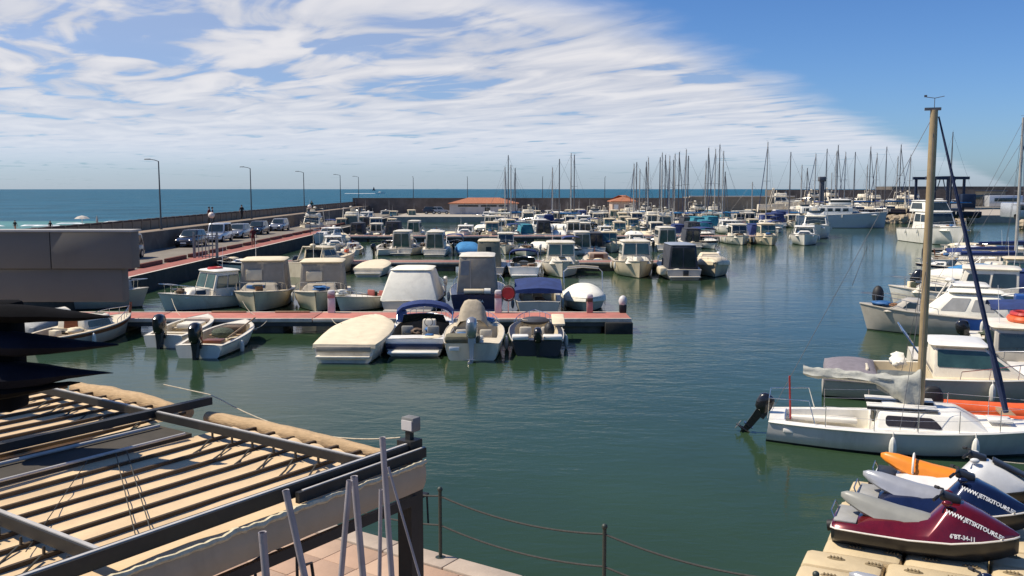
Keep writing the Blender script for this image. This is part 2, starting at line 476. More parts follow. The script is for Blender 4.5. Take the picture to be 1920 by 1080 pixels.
def cover(root, hi, t0, t1, m=CREAM, ridge=.35, skirt=.18, side=.0, name='boat_cover', flat=.5, mid=None):
    hb, sh, yy = hi['hb'], hi['sh'], hi['yy']; rr = []; n = 16
    K = 16
    for i in range(K + 1):
        t = t0 + (t1 - t0) * i / K; b = hb(t) + .035; h = sh(t); f = math.sin(math.pi * min(1, max(0, (i / K)))) ** .45 if mid is None else (1 - abs((i / K) - mid) / max(mid, 1 - mid)) ** .8
        f = max(f, .0)
        ring = []
        for j in range(n + 1):
            k = -1 + 2 * j / n
            prof = (1 - abs(k) ** (2 + 4 * flat))
            z = h + .03 + ridge * f * prof + .012 * noise.noise(Vector((k * 4, t * 9, root.location.x)))
            ring.append(Vector((b * k, yy(t, 1) + (0), z)))
        ring = [Vector((-b - .01, yy(t, 1), h - skirt))] + ring + [Vector((b + .01, yy(t, 1), h - skirt))]
        rr.append(ring)
    # end flap at the stern
    e = [Vector((p.x, p.y - .03, max(min(p.z, hi['sh'](t0)) - skirt, .05))) for p in rr[0]]
    return MB().loft([e] + rr, closed=False, cap=False).build(name, m, root, ang=60)


def box_part(root, name, c, d, m, bevel=.03, **k): return MB().box(c, d, **k).build(name, m, root, bevel=bevel)


def seat(root, x, y, z, w=.5, m=SEAT, face=1):
    s = MB(); s.box((x, y, z + .15), (w, .45, .3)); s.box((x, y - face * .24, z + .42), (w, .1, .5))
    return s.build('seat', m, root, bevel=.05)


def console(root, x, y, z, m=GW):
    s = MB(); s.box((x, y, z + .4), (.55, .5, .8), top=(.9, .7)); o = s.build('console', m, root, bevel=.05)
    w = MB(); pts = [Vector((x + .16 * math.cos(a), y - .28 + .04 * math.sin(a), z + .72 + .16 * math.sin(a))) for a in [i * math.pi / 5 for i in range(10)]]
    w.path(pts, .014, 5, closed=True).build('steering_wheel', RUB, o); return o


def fender(root, hi, t, side, m=FENW):
    x = side * (hi['hb'](t) + .1); y = hi['yy'](t, 1); z = hi['sh'](t)
    k = MB(); k.sphere((x, y, z - .32), (.085, .085, .26), 8, 8); k.tube((x, y, z - .08), (x - side * .06, y, z + .03), .01, n=4)
    return k.build('fender', m, root)


def ring_buoy(root, c, r=.3, m=RED, flat=True):
    pts = [Vector((c[0] + r * math.cos(a), c[1] + (r * math.sin(a) if flat else 0), c[2] + (0 if flat else r * math.sin(a)))) for a in [i * math.pi / 8 for i in range(16)]]
    return MB().path(pts, r * .24, 7, closed=True).build('lifebuoy', m, root)


def antenna(root, x, y, z, h=1.6, m=PAPER): return MB().tube((x, y, z), (x, y - .1, z + h), .012, .006, 5).build('antenna', m, root)


def text_mesh(txt, size, name, m, parent, extr=.004, bold=.0, shear=0., spacing=1.):
    cu = bpy.data.curves.new(name, 'FONT'); cu.body = txt; cu.size = size; cu.extrude = extr; cu.offset = bold; cu.shear = shear; cu.resolution_u = 3; cu.space_character = spacing
    cu.align_x = 'CENTER'; cu.align_y = 'CENTER'
    to = bpy.data.objects.new('tmp', cu); COL.objects.link(to); dg = bpy.context.evaluated_depsgraph_get()
    me = bpy.data.meshes.new_from_object(to.evaluated_get(dg)); me.name = name
    bpy.data.objects.remove(to); me.materials.clear(); me.materials.append(m)
    o = bpy.data.objects.new(name, me); COL.objects.link(o); o.parent = parent
    return o
# ------------------------------------------------------------------ the setting


def water_mat(name, col, rough, waves, dist=.08, ior=1.33, spec=.5):
    m = bpy.data.materials.new(name); m.use_nodes = True; nt = m.node_tree; b = nt.nodes['Principled BSDF']
    tc = N(nt, 'ShaderNodeTexCoord'); src = tc.outputs['Object']
    b.inputs['Roughness'].default_value = rough; b.inputs['IOR'].default_value = ior; b.inputs['Specular IOR Level'].default_value = spec
    mp = N(nt, 'ShaderNodeMapping'); lk(nt, src, mp.inputs[0]); mp.inputs['Scale'].default_value = (.6, 1.2, 1); mp.inputs['Rotation'].default_value = (0, 0, .25)
    h = None
    for sc, w, dt in waves:
        n = nz(nt, mp.outputs[0], sc, 3, .55, dt); t = mth(nt, 'MULTIPLY', n, w); h = t if h is None else mth(nt, 'ADD', h, t)
    # calm slicks and ruffled patches
    pat = mrange(nt, nz(nt, mp.outputs[0], .05, 4, .6, .5), .35, .65, .35, 1.25)
    bp = N(nt, 'ShaderNodeBump'); bp.inputs['Distance'].default_value = dist; lk(nt, pat, bp.inputs['Strength']); lk(nt, h, bp.inputs['Height']); lk(nt, bp.outputs[0], b.inputs['Normal'])
    c = N(nt, 'ShaderNodeMix', data_type='RGBA'); lk(nt, mrange(nt, nz(nt, src, .04, 4, .6), .3, .7), c.inputs[0])
    c.inputs[6].default_value = tuple(x * .8 for x in col) + (1,); c.inputs[7].default_value = tuple(x * 1.2 for x in col) + (1,)
    lk(nt, c.outputs[2], b.inputs['Base Color'])
    return m


def sheet(name, x0, x1, y0, y1, z, m, parent=None):
    o = MB().add([(x0, y0, z), (x1, y0, z), (x1, y1, z), (x0, y1, z)], [(0, 1, 2, 3)]).build(name, m, parent, smooth=False)
    if not parent: o['kind'] = 'structure'
    return o


WH = water_mat('harbour_water', (.026, .052, .026), .09, [(.8, .5, .3), (2.8, .22, .6), (8., .05, .3)], .05, spec=.24)
WS = water_mat('sea_water', (.016, .10, .16), .45, [(.12, 1.2, .3), (.6, .9, .5), (2.5, .4, .4)], .9, spec=.16)
SHAL = water_mat('shallow_water', (.06, .2, .2), .4, [(.3, 1., .4), (1.6, .6, .4)], .3, spec=.2)
QX = -21.7; WX = -29.5; BY = 191.0; QF = 166.0
sheet('harbour_water', QX + .3, 400, -30, 260, 0, WH)
sheet('sea_water', -6000, WX - 3.9, 172, 16000, -.02, WS)
sheet('sea_water', WX - 3.9, 9000, 262, 16000, -.02, WS)
sheet('shallow_water', -900, WX - 3.9, 118, 172, -.012, SHAL)
SAND = mat('sand', (.36, .3, .22), .95, var=.12, scale=.5, bump=.5, bscale=3)
ASPH = mat('road_concrete', (.2, .175, .14), .92, var=.14, scale=.5, bump=.3, bscale=12, dirt=(.12, .1, .08), dirtamt=.5)
REDP = mat('red_paving', (.3, .1, .075), .9, var=.14, scale=1.3, bump=.3, bscale=10, dirt=(.2, .1, .08))
WALLD = mat('harbour_wall_stone', (.15, .125, .1), .95, var=.2, scale=.8, bump=.7, bscale=3, dirt=(.06, .05, .04), dirtamt=.5)
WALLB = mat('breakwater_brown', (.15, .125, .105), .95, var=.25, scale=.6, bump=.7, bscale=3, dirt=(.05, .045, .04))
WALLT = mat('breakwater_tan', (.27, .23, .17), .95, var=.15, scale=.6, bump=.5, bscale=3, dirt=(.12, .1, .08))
CONC = mat('concrete', (.38, .34, .28), .9, var=.12, scale=1.5, bump=.4, bscale=12, dirt=(.16, .13, .1))
CONCD = mat('concrete_wet', (.05, .045, .035), .85, var=.3, scale=1.5, bump=.5, bscale=8)
WHL = mat('white_line', (.6, .54, .46), .8, var=.1, scale=3, dirt=(.35, .25, .2))
PARA = mat('parapet_render', (.26, .2, .14), .95, var=.14, scale=.7, bump=.4, bscale=8, dirt=(.13, .09, .06), dirtamt=.5)
KERB = mat('kerb_brown', (.15, .055, .035), .85, var=.2, scale=3)
sheet('sea_bed', -900, 900, -60, 700, -6, SAND)
# beach
bm_ = MB(); rows_ = []
for i in range(26):
    X = WX - 3.9 - i * 9
    sh_ = 141 + 3 * math.sin(i * .7) - i * .35
    rows_.append([Vector((X, 10, 1.2)), Vector((X, 70, .9)), Vector((X, 118, .55)), Vector((X, sh_, -.05))])
bm_.loft(rows_, closed=False, cap=False).build('beach_sand', SAND, kind='structure')
# surf lines
SURF = mat('surf_foam', (.75, .78, .78), .9, var=.08, scale=1.)
k = MB()
for (yb, n_, w_, amp) in ((149, 50, .45, .8), (157, 34, .6, 1.), (164, 14, .5, 1.5)):
    for i in range(n_):
        x0 = -36 - i * 230 / n_ + random.uniform(-2, 2); ln = random.uniform(1.5, 4.2) * (1.3 if n_ < 50 else 1)
        y = yb + amp * math.sin(i * .5) + random.uniform(-.6, .6)
        if random.random() < .25: continue
        pts = []
        for j in range(10):
            a = j / 10 * 2 * math.pi; pts.append(Vector((x0 + ln * math.cos(a) * (1 + .2 * random.random()), y + w_ * .5 * math.sin(a) * (1 + .5 * random.random()), .05)))
        k.loft([pts, [p * 1 + Vector((0, 0, .22)) for p in [x * .6 + (Vector((x0, y, .05)) * .4) for x in pts]]])
k.build('surf', SURF, kind='stuff')['label'] = 'white broken surf along the beach'
bpy.data.objects['surf']['category'] = 'surf'

# left quay
def strip(name, prof, y0, y1, m, kind='structure', parent=None):
    o = MB().loft([[Vector((x, y0, z)) for x, z in prof], [Vector((x, y1, z)) for x, z in prof]]).build(name, m, parent, smooth=False)
    if not parent: o['kind'] = kind
    return o


strip('quay', [(QX, -1), (QX, 1), (WX, 1), (WX, -1)], 22, BY, CONCD)
sheet('quay_road', WX, -23.4, 22, BY, 1.004, ASPH)
sheet('red_walkway', -23.4, QX - .2, 22, 118, 1.008, REDP)
sheet('edge_line', QX - .2, QX, 22, QF + 1, 1.012, WHL)
strip('retaining_wall', [(WX, 0), (WX, 2.5), (WX - .5, 2.5), (WX - .5, 0)], 22, BY, WALLD)
strip('promenade', [(WX - .5, -.5), (WX - .5, 2.42), (WX - 3.4, 2.42), (WX - 3.4, -.5)], 22, BY, PARA)
pr = thing('parapet', 'long tan seaside parapet with dark top rail along the promenade above the cars', 'parapet', (WX - 3.1, 22, 2.42))
strip('parapet_wall', [(-.12, 0), (.12, 0), (.12, .78), (-.12, .78)], 0, BY - 22, PARA, parent=pr)
strip('top_rail', [(-.16, .8), (.16, .8), (.16, .92), (-.16, .92)], 0, BY - 22, mat('rail_brown', (.06, .04, .035), .8), parent=pr)
pm = None
for i in range(84):
    if pm is None:
        po = box_part(pr, 'post', (0, 0, 0), (.36, .2, .95), PARA, bevel=0); pm = po
    else: po = pm.copy(); COL.objects.link(po); po.parent = pr
    po.location = (0, 1 + i * 2.0, .475)
# back quay, breakwater
o = MB().box(((QX + 60) / 2 , (QF + BY) / 2, 0), (60 - QX, BY - QF - .002, 2.0)).build('back_quay', [CONC], smooth=False, kind='structure')
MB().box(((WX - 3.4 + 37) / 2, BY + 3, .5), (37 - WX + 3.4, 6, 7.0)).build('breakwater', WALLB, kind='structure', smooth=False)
MB().box(((WX - 3.4 + 37) / 2, BY + .25, 4.06), (37 - WX + 3.4, .7, .12)).build('breakwater_coping', WALLD, kind='structure', smooth=False)
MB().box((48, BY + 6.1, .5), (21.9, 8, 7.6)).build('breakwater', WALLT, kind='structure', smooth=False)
MB().box((48, BY + 2.2, 4.42), (21.9, .7, .24)).build('breakwater_coping', WHL, kind='structure', smooth=False)
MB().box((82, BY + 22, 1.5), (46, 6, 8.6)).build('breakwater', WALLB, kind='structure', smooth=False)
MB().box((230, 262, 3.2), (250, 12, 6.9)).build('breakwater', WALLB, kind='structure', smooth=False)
MB().box((86, 189, .2), (51.9, 48, 2.2)).build('boatyard_quay', CONC, kind='structure', smooth=False)
MB().box((190, 245, .2), (150, 20, 2.2)).build('far_quay', CONC, kind='structure', smooth=False)


def rocks(name, label, x0, x1, y0, y1, z, n, s, m):
    k = MB()
    for i in range(n):
        x = random.uniform(x0, x1); y = random.uniform(y0, y1); r = random.uniform(.5, 1.3) * s; a = random.random() * 6
        c = Vector((x, y, z * random.uniform(.1, 1)))
        rings = []
        for j, (zz, q) in enumerate(((-.8, .7), (-.3, 1), (.3, .9), (.75, .5))):
            rings.append([c + Vector((r * q * math.cos(a + b * 1.047) * random.uniform(.8, 1.2), r * q * math.sin(a + b * 1.047) * random.uniform(.8, 1.2), r * zz)) for b in range(6)])
        k.loft(rings)
    o = k.build(name, m, smooth=False, kind='stuff'); o['label'] = label; o['category'] = 'rocks'; return o


ROCK = mat('rock_tan', (.36, .29, .2), .95, var=.3, scale=.8, bump=.6, bscale=4)
ROCKD = mat('rock_dark', (.16, .13, .1), .95, var=.3, scale=.8, bump=.6, bscale=4)
rocks('rocks', 'tan rubble mound at the water edge on the right behind the white cruiser', 76, 110, 134, 140, 1.3, 260, .7, ROCK)
rocks('rocks', 'pale boulders along the boatyard edge below the stored boats', 58, 80, 159, 166, 1.1, 200, .7, ROCK)
rocks('rocks', 'dark rock armour below the far breakwater at right', 108, 300, 250, 257, 1.5, 300, 1.3, ROCKD)

# foreground quay (slanting)
U = Vector((.8235, -.567, 0)); V = Vector((-.567, -.8235, 0))
Q0 = uns(600, 978, 1.2); Q1 = uns(970, 1080, 1.2); QU = (Q1 - Q0).normalized(); QV = Vector((QU.y, -QU.x, 0))
if QV.y > 0: QV = -QV
QR = math.atan2(QU.y, QU.x)
PAVE = mat('paving_pink', (.44, .29, .2), .85, var=.07, scale=1.2, bump=.3, bscale=14, dirt=(.3, .2, .14), dirtamt=.35)
PAVE2 = mat('paving_pink_light', (.48, .33, .23), .85, var=.07, scale=1.2, bump=.3, bscale=14, dirt=(.3, .2, .14), dirtamt=.35)
COPE = mat('coping_stone', (.42, .34, .27), .85, var=.1, scale=2, bump=.3, bscale=14, dirt=(.2, .16, .12), dirtamt=.5)
GROUT = mat('grout', (.32, .22, .16), .95, var=.2)


def qp(a, b, z=0.): return Q0 + QU * a + QV * b + Vector((0, 0, z))


pv = MB(); P4 = [qp(-30, 0), qp(40, 0), qp(40, 9), qp(-30, 9)]
pv.loft([[Vector((p.x, p.y, -2)) for p in P4], [Vector((p.x, p.y, 1.17)) for p in P4]])
pav = pv.build('promenade_pavement', GROUT, smooth=False, kind='structure')
cs = None
for i in range(16):
    if cs is None: c_ = box_part(pav, 'coping_stone', (0, 0, 0), (.985, .36, .08), COPE, bevel=.012); cs = c_
    else: c_ = cs.copy(); COL.objects.link(c_); c_.parent = pav
    c_.location = qp(-4 + i * 1.0, .16, -.022 - .0); c_.rotation_euler = (0, 0, QR)
tiles = [box_part(pav, 'tile', (0, 0, 0), (.59, .59, .05), m_, bevel=.006) for m_ in (PAVE, PAVE2)]
used_t = [0, 0]
for i in range(15):
    for j in range(8):
        w = 0 if random.random() < .65 else 1
        t_ = tiles[w] if not used_t[w] else tiles[w].copy()
        if used_t[w]: COL.objects.link(t_); t_.parent = pav
        used_t[w] = 1
        t_.location = qp(-3.5 + i * .6, .66 + j * .6, -.025 + random.uniform(-.002, .002)); t_.rotation_euler = (0, 0, QR)
# rope fence
POSTM = mat('fence_dark_green', (.03, .04, .032), .5, var=.2)
fx = [uns(826, 1047, 1.2), uns(826, 1047, 1.2) + QU * 2.62]
fxs = [fx[0] + QU * 2.4 * i for i in (-1, 0, 1, 2)]
tops = []
for i, p in enumerate(fxs):
    lab = ['dark quayside fence post beside the pergola corner post', 'dark quayside fence post left of centre at the bottom', 'dark quayside fence post at bottom centre of the view', 'dark quayside fence post nearest the floating jet ski docks'][i]
    t_ = thing('fence_post', lab, 'post', p, group='rope fence posts on the quay edge')
    MB().tube((0, 0, 0), (0, 0, .9), .024, n=10).build('shaft', POSTM, t_)
    MB().sphere((0, 0, .93), .036, 10, 8).build('knob', POSTM, t_)
    b_ = MB(); b_.tube((0, 0, 0), (0, 0, .02), .07, n=12); b_.build('base_plate', POSTM, t_)
for i in range(3):
    for hz, nm in ((.84, 'upper'), (.45, 'lower')):
        k = MB().path(sag(fxs[i] + Vector((0, 0, hz)), fxs[i + 1] + Vector((0, 0, hz)), .11 if hz > .5 else .1, 14), .012, 6)
        sec = ['left of the first quay post', 'between the two quay posts in view', 'right of the bottom centre quay post'][i]
        tagset(k.build('fence_rope', ROPED), f'dark {nm} fence rope hanging {sec}', 'rope', 'fence ropes')

# street lamps on the promenade
LAMP = mat('lamp_post_metal', (.07, .08, .09), .5, .3)
lp = None


def lamp(x, y, z, lab, rz=0.):
    global lp
    if lp is None:
        t_ = thing('street_lamp', lab, 'street lamp', (x, y, z), rz, 'tall street lamps')
        MB().path([(0, 0, 0), (0, 0, 6.0)], .085, 8, r2=.05).build('pole', LAMP, t_)
        MB().path([(0, 0, 5.98), (-.35, 0, 6.1), (-.75, 0, 6.16)], .035, 6).build('arm', LAMP, t_)
        k = MB(); k.box((-.95, 0, 6.17), (.6, .2, .09), top=(.8, .6)); k.build('lamp_head', LAMP, t_, bevel=.02)
        MB().tube((0, 0, 0), (0, 0, .4), .13, n=8).build('base', LAMP, t_)
        lp = t_
    else:
        t_ = copy_tree(lp); t_.location = (x, y, z); t_.rotation_euler = (0, 0, rz); t_['label'] = lab
    return t_


_o = 'first second third fourth fifth sixth seventh eighth ninth tenth eleventh twelfth thirteenth fourteenth fifteenth sixteenth seventeenth eighteenth nineteenth'.split()
ords = list(_o)
for _a, _b in (('twentieth', 'twenty'), ('thirtieth', 'thirty'), ('fortieth', 'forty'), ('fiftieth', 'fifty')): ords += [_a] + [_b + '-' + q for q in _o[:9]]
LX = WX - 1.6
for i, px in enumerate((303, 473, 572, 640)):
    lamp(LX, LX * F / (px - 960), 2.42, f'tall grey street lamp on the promenade, {ords[i]} from the left')
for i, px in enumerate((674, 776, 877, 1017, 1133)):
    Y = BY + 1.5; lamp((px - 960) / F * Y, Y, 2.3 if i else 2.42, f'distant street lamp on the far breakwater, {ords[i]} from the left', R(90) if i else 0)
# globe lamps on the quay
GLOBE = mat('lamp_globe', (.75, .62, .52), .35, var=.05)


def globe(px, lab):
    Y = (QX - .9) * F / (px - 960)
    t_ = thing('globe_lamp', lab, 'globe lamp', (QX - .9, Y, 1.0), group='globe lamps on the red walkway')
    MB().path([(0, 0, 0), (0, 0, 2.75)], .05, 8, r2=.035).build('pole', LAMP, t_); MB().tube((0, 0, 2.7), (0, 0, 2.82), .11, n=10).build('collar', LAMP, t_)
    MB().sphere((0, 0, 3.02), .24, 16, 12).build('globe', GLOBE, t_)


globe(398, 'white globe lamp on a thin pole beside the metal pier gate'); globe(582, 'white globe lamp on a thin pole further along the quay')
# pier gate
Yg = uns(402, 484, 1.0).y
g = thing('pier_gate', 'grey metal bar gate where the second pontoon meets the quay', 'gate', (QX - .5, Yg, 1.0))
GATE = mat('galvanised', (.3, .3, .27), .5, .5)
for i in range(7): MB().box((-.75 + i * .25, 0, .85), (.05, .05, 1.7)).build('bar', GATE, g)
for z in (.12, 1.65): MB().box((0, .03, z), (1.6, .05, .06)).build('cross_bar', GATE, g)
for s in (-1, 1): MB().box((s * .85, 0, .95), (.12, .12, 1.9)).build('gate_post', GATE, g)
# kerb blocks along the road
kb = None
for i in range(20):
    y = 46 + i * 4.6
    if kb is None:
        kb = box_part(None, 'kerb_block', (0, 0, .14), (.28, 3.7, .28), KERB, bevel=.04); c_ = kb
        tagset(c_, None, 'kerb block', 'low brown kerb blocks between road and red walkway')
    else: c_ = kb.copy(); COL.objects.link(c_)
    c_['label'] = f'low brown kerb block beside the red walkway, {ords[i]} from the near end'
    c_.location = (-23.55, y, 1.0)


# buildings on the back quay
def house(lab, x0, x1, y0, y1, z0, zw, zr, wm, openings):
    t_ = thing('quay_building', lab, 'building', ((x0 + x1) / 2, (y0 + y1) / 2, z0)); w = (x1 - x0) / 2; d = (y1 - y0) / 2
    MB().box((0, 0, zw / 2), (2 * w, 2 * d, zw)).build('wall', wm, t_, smooth=False)
    e = .35; ys = [(-w - e, -d - e), (w + e, -d - e), (w + e, d + e), (-w - e, d + e)]
    k = MB(); base = [Vector((a, b, zw)) for a, b in ys]; b2 = [Vector((a, b, zw + .12)) for a, b in ys]; rg = [Vector((-w + d, -.05, zr)), Vector((w - d, -.05, zr)), Vector((w - d, .05, zr)), Vector((-w + d, .05, zr))]
    k.loft([base, b2, rg]).build('roof', mat('roof_tiles_orange', (.36, .14, .07), .85, var=.2, scale=1.5, bump=.8, bscale=4, stretch=(6, 1, 1)), t_, smooth=False)
    for (a, b, z_, h_, nm, m_) in openings: MB().box(((a + b) / 2, -d - .02, z_ + h_ / 2), (b - a, .12, h_)).build(nm, m_, t_, smooth=False)
    return t_


PLAST = mat('plaster_pale', (.5, .48, .46), .9, var=.06, scale=.6, dirt=(.3, .26, .22), dirtamt=.3)
a = aty(843, 400, 182).x; b = aty(970, 400, 182).x
house('long low harbour building with an orange tiled hip roof on the back quay', a, b, 182, 189, 1, 2.05, 3.25, PLAST,
      [(-5, -1, 1.5, .3, 'window', GLASS), (-.5, 2.6, 1.5, .3, 'window', GLASS), (.3, 1.3, 0, 1.35, 'door', GLASS), (3, 5, 1.5, .3, 'window', GLASS), (3.6, 4.5, 0, 1.3, 'door', GLASS), (-4.6, -3.6, 0, 1.2, 'door', mat('roller_door', (.33, .32, .32), .6))])
a = aty(1148, 400, 178).x; b = aty(1192, 400, 178).x
house('small pale hut with an orange roof among the masts', a, b, 178, 184, 1, 2.5, 3.75, mat('plaster_pink', (.5, .38, .3), .9, var=.06, scale=.6), [(-1.9, -1.1, .2, 1.8, 'door', PAPER), (.2, 1.2, 1., .8, 'window', GLASS)])
# ------------------------------------------------------------------ cars


def car(x, y, z, m, lab, rz=0., van=False):
    t = thing('parked_car', lab, 'car', (x, y, z), rz, 'cars parked along the harbour wall'); L = 4.1; W = .84
    prof = [(-L / 2, .3, .5), (-L / 2 + .05, .55, .62), (-L / 2 + .9, .82, .78), (-L / 2 + 1.15, .86, .82), (L / 2 - .5, .92, .84), (L / 2 - .08, .8, .78), (L / 2, .45, .66)]
    rr = []
    for (yy, zt, w) in [(-L / 2, .52, .66), (-L / 2 + .1, .66, .76), (-L / 2 + .9, .84, .84), (0, .9, .85), (L / 2 - .6, .93, .84), (L / 2 - .05, .84, .76), (L / 2, .6, .7)]:
        rr.append([Vector((-w, yy, .28)), Vector((-w * 1.02, yy, zt * .6)), Vector((-w * .94, yy, zt)), Vector((w * .94, yy, zt)), Vector((w * 1.02, yy, zt * .6)), Vector((w, yy, .28))])
    MB().loft(rr).build('body', m, t, bevel=.03)
    c = frus(-.95, 1.9 if not van else 2.0, .86, 1.45 if not van else 1.75, .78, .62 if not van else .72, .3, .75 if not van else .45)
    mb = MB(); mb.add(c, [(0, 3, 2, 1), (4, 5, 6, 7), (0, 1, 5, 4), (1, 2, 6, 5), (2, 3, 7, 6), (3, 0, 4, 7)]); mb.build('cabin', m, t, bevel=.07)
    for f_, u0, u1, nm in (('A', .06, .94, 'windscreen'), ('F', .1, .9, 'rear_window'), ('S', .08, .5, 'side_window'), ('S', .54, .9, 'side_window'), ('P', .1, .46, 'side_window'), ('P', .5, .92, 'side_window')):
        MB().slab([c[i] for i in FACES[f_]], u0, u1, .12, .88, .01, .03, cr=.05).build(nm, GLASS, t)
    for sx in (-1, 1):
        for sy in (-1.28, 1.28):
            w = MB(); w.path([(sx * .66, sy, .31), (sx * .87, sy, .31)], .31, 14); o = w.build('wheel', RUB, t)
            MB().path([(sx * .8, sy, .31), (sx * .885, sy, .31)], .18, 10).build('rim', SILV, o)
        h = MB(); h.sphere((sx * .56, -L / 2 + .1, .62), (.17, .12, .09), 8, 6); h.build('headlight', STEEL, t)
        MB().box((sx * .93, -.72, .93), (.16, .1, .13)).build('mirror', m, t, bevel=.02)
        MB().box((sx * .6, L / 2 - .03, .78), (.2, .08, .14)).build('tail_light', RED, t)
    MB().box((0, -L / 2 - .0, .42), (1.2, .06, .16)).build('grille', RUB, t); MB().box((0, -L / 2 - .04, .4), (.5, .02, .11)).build('number_plate', PAPER, t)
    return t


CW = mat('car_white', (.5, .52, .55), .25, .3, coat=.5); CB = mat('car_dark_blue', (.015, .022, .05), .3, .2, coat=.5); CK = mat('car_black', (.03, .03, .035), .25, .3, coat=.5); CS = mat('car_silver', (.3, .31, .32), .3, .5, coat=.5)
car(-27.9, 66, 1, CB, 'dark blue van parked nearest by the harbour wall', van=True)
car(-28, 80.5, 1, CK, 'black car with bright headlights behind the dark blue van')
car(-28, 88, 1, CW, 'white car between the black car and the silver car', van=True)
car(-28, 94.5, 1, CS, 'silver grey car behind the white car by the wall')
car(-28, 111, 1, CS, 'light silver car standing alone beyond the others by the wall')
car(-28.1, 102, 1, CK, 'dark motorcycle-sized car in the wall shade before the lone silver car')
for i, px in enumerate((812, 826, 1002)):
    p = aty(px, 398, 184); car(p.x, p.y, 1, CK if i != 1 else CS, ['dark car on the back quay left of the orange roofed building', 'grey car on the back quay touching the building corner', 'dark car on the back quay right of the orange roofed building'][i], R(90))

# ------------------------------------------------------------------ people


def person(x, y, z, rz, lab, top, leg, hair=(.03, .02, .015), walk=.12, h=1.72, dress=False):
    t = thing('person', lab, 'person', (x, y, z), rz)
    k = h / 1.72
    J = {'pel': (0, 0, .93), 'wst': (0, 0, 1.08), 'chs': (0, -.02, 1.32), 'nk': (0, 0, 1.46), 'hd': (0, -.02, 1.58), 'tp': (0, -.01, 1.68),
         'hl': (-.09, 0, .88), 'kl': (-.1, -walk, .5), 'al': (-.1, walk * .5, .09), 'fl': (-.1, walk * .5 - .16, .04),
         'hr': (.09, 0, .88), 'kr': (.1, walk * .6, .5), 'ar': (.1, walk * 2, .1), 'fr': (.1, walk * 2 - .16, .05),
         'sl': (-.18, 0, 1.39), 'el': (-.24, walk * .8, 1.12), 'wl': (-.25, walk * .1, .88), 'dl': (-.25, -.03, .78),
         'sr': (.18, 0, 1.39), 'er': (.24, -walk * .5, 1.12), 'wr': (.25, -walk * 1.6, .9), 'dr': (.25, -walk * 1.9, .8)}
    Rr = {'pel': .14, 'wst': .12, 'chs': .15, 'nk': .055, 'hd': .095, 'tp': .07, 'hl': .095, 'hr': .095, 'kl': .065, 'kr': .065, 'al': .045, 'ar': .045, 'fl': .035, 'fr': .035, 'sl': .065, 'sr': .065, 'el': .045, 'er': .045, 'wl': .033, 'wr': .033, 'dl': .03, 'dr': .03}
    E = [('pel', 'wst'), ('wst', 'chs'), ('chs', 'nk'), ('nk', 'hd'), ('hd', 'tp'), ('pel', 'hl'), ('hl', 'kl'), ('kl', 'al'), ('al', 'fl'), ('pel', 'hr'), ('hr', 'kr'), ('kr', 'ar'), ('ar', 'fr'), ('chs', 'sl'), ('sl', 'el'), ('el', 'wl'), ('wl', 'dl'), ('chs', 'sr'), ('sr', 'er'), ('er', 'wr'), ('wr', 'dr')]
    ks = list(J); me = bpy.data.meshes.new('body'); me.from_pydata([tuple(c * k for c in J[q]) for q in ks], [(ks.index(a), ks.index(b)) for a, b in E], [])
    o = bpy.data.objects.new('body', me); COL.objects.link(o)
    md = o.modifiers.new('s', 'SKIN'); sv_ = me.skin_vertices[0].data if me.skin_vertices else me.skin_vertices.new().data
    for i, q in enumerate(ks): sv_[i].radius = (Rr[q] * k,) * 2
    sv_[0].use_root = True
    o.modifiers.new('b', 'SUBSURF').levels = 1
    me2 = bpy.data.meshes.new_from_object(o.evaluated_get(bpy.context.evaluated_depsgraph_get())); bpy.data.objects.remove(o)
    me2.materials.clear()
    for m in (SKIN, top, leg, RUB): me2.materials.append(m)
    for p in me2.polygons:
        c = p.center / k; p.use_smooth = True
        a = abs(c.x)
        if c.z < .09: p.material_index = 3
        elif c.z < .93 and a < .2: p.material_index = (1 if dress and c.z > .5 else 2)
        elif c.z < 1.45 and not (a > .2 and c.z < 1.15): p.material_index = 1
    b = bpy.data.objects.new('body', me2); COL.objects.link(b); b.parent = t
    MB().sphere((0, .015 * k, 1.64 * k), (.1 * k, .11 * k, .1 * k), 10, 7).build('hair', mat('hair', hair, .8), t)
    return t


def cm(n, c): return mat('cloth_' + n, c, .9, var=.1, scale=8)


PX = WX - 2.0
for px, lab, a, b, off in ((394, 'person in a dark red top strolling on the promenade behind the globe lamp', 'maroon', 'black', 0), (400, 'person in a navy jacket walking on the promenade beside the person in red', 'navy', 'black', .6), (455, 'person in dark clothes walking alone on the promenade between two lamps', 'black', 'black', 0), (586, 'person in dark green standing on the promenade above the second globe lamp', 'dkgreen', 'black', 0), (677, 'distant dark figure on the promenade near the corner of the breakwater', 'black', 'navy', 0)):
    cc = {'maroon': (.12, .02, .02), 'navy': (.015, .03, .09), 'black': (.015, .015, .018), 'dkgreen': (.01, .05, .03)}
    Y = (PX + off) * F / (px - 960); person(PX + off, Y, 2.42, random.random() * 3, lab, cm(a, cc[a]), cm(b, cc[b]))
p = uns(475, 463, 1.0); person(p.x, p.y, 1.0, .4, 'person in a dark red dress standing on the quay beside the parked cars', cm('maroon', (.12, .02, .02)), SKIN, dress=True)
for i, (px, py, lab) in enumerate(((29, 432, 'sunbather sitting at the water edge furthest left on the beach'), (95, 433, 'small figure on the sand right of the sunbather'))):
    p = uns(px, py + 3, .5); person(p.x, p.y, .5, 1, lab, cm('black', (.015,) * 3), SKIN, h=1.5)
PAR = mat('parasol_cloth', (.5, .46, .4), .9)
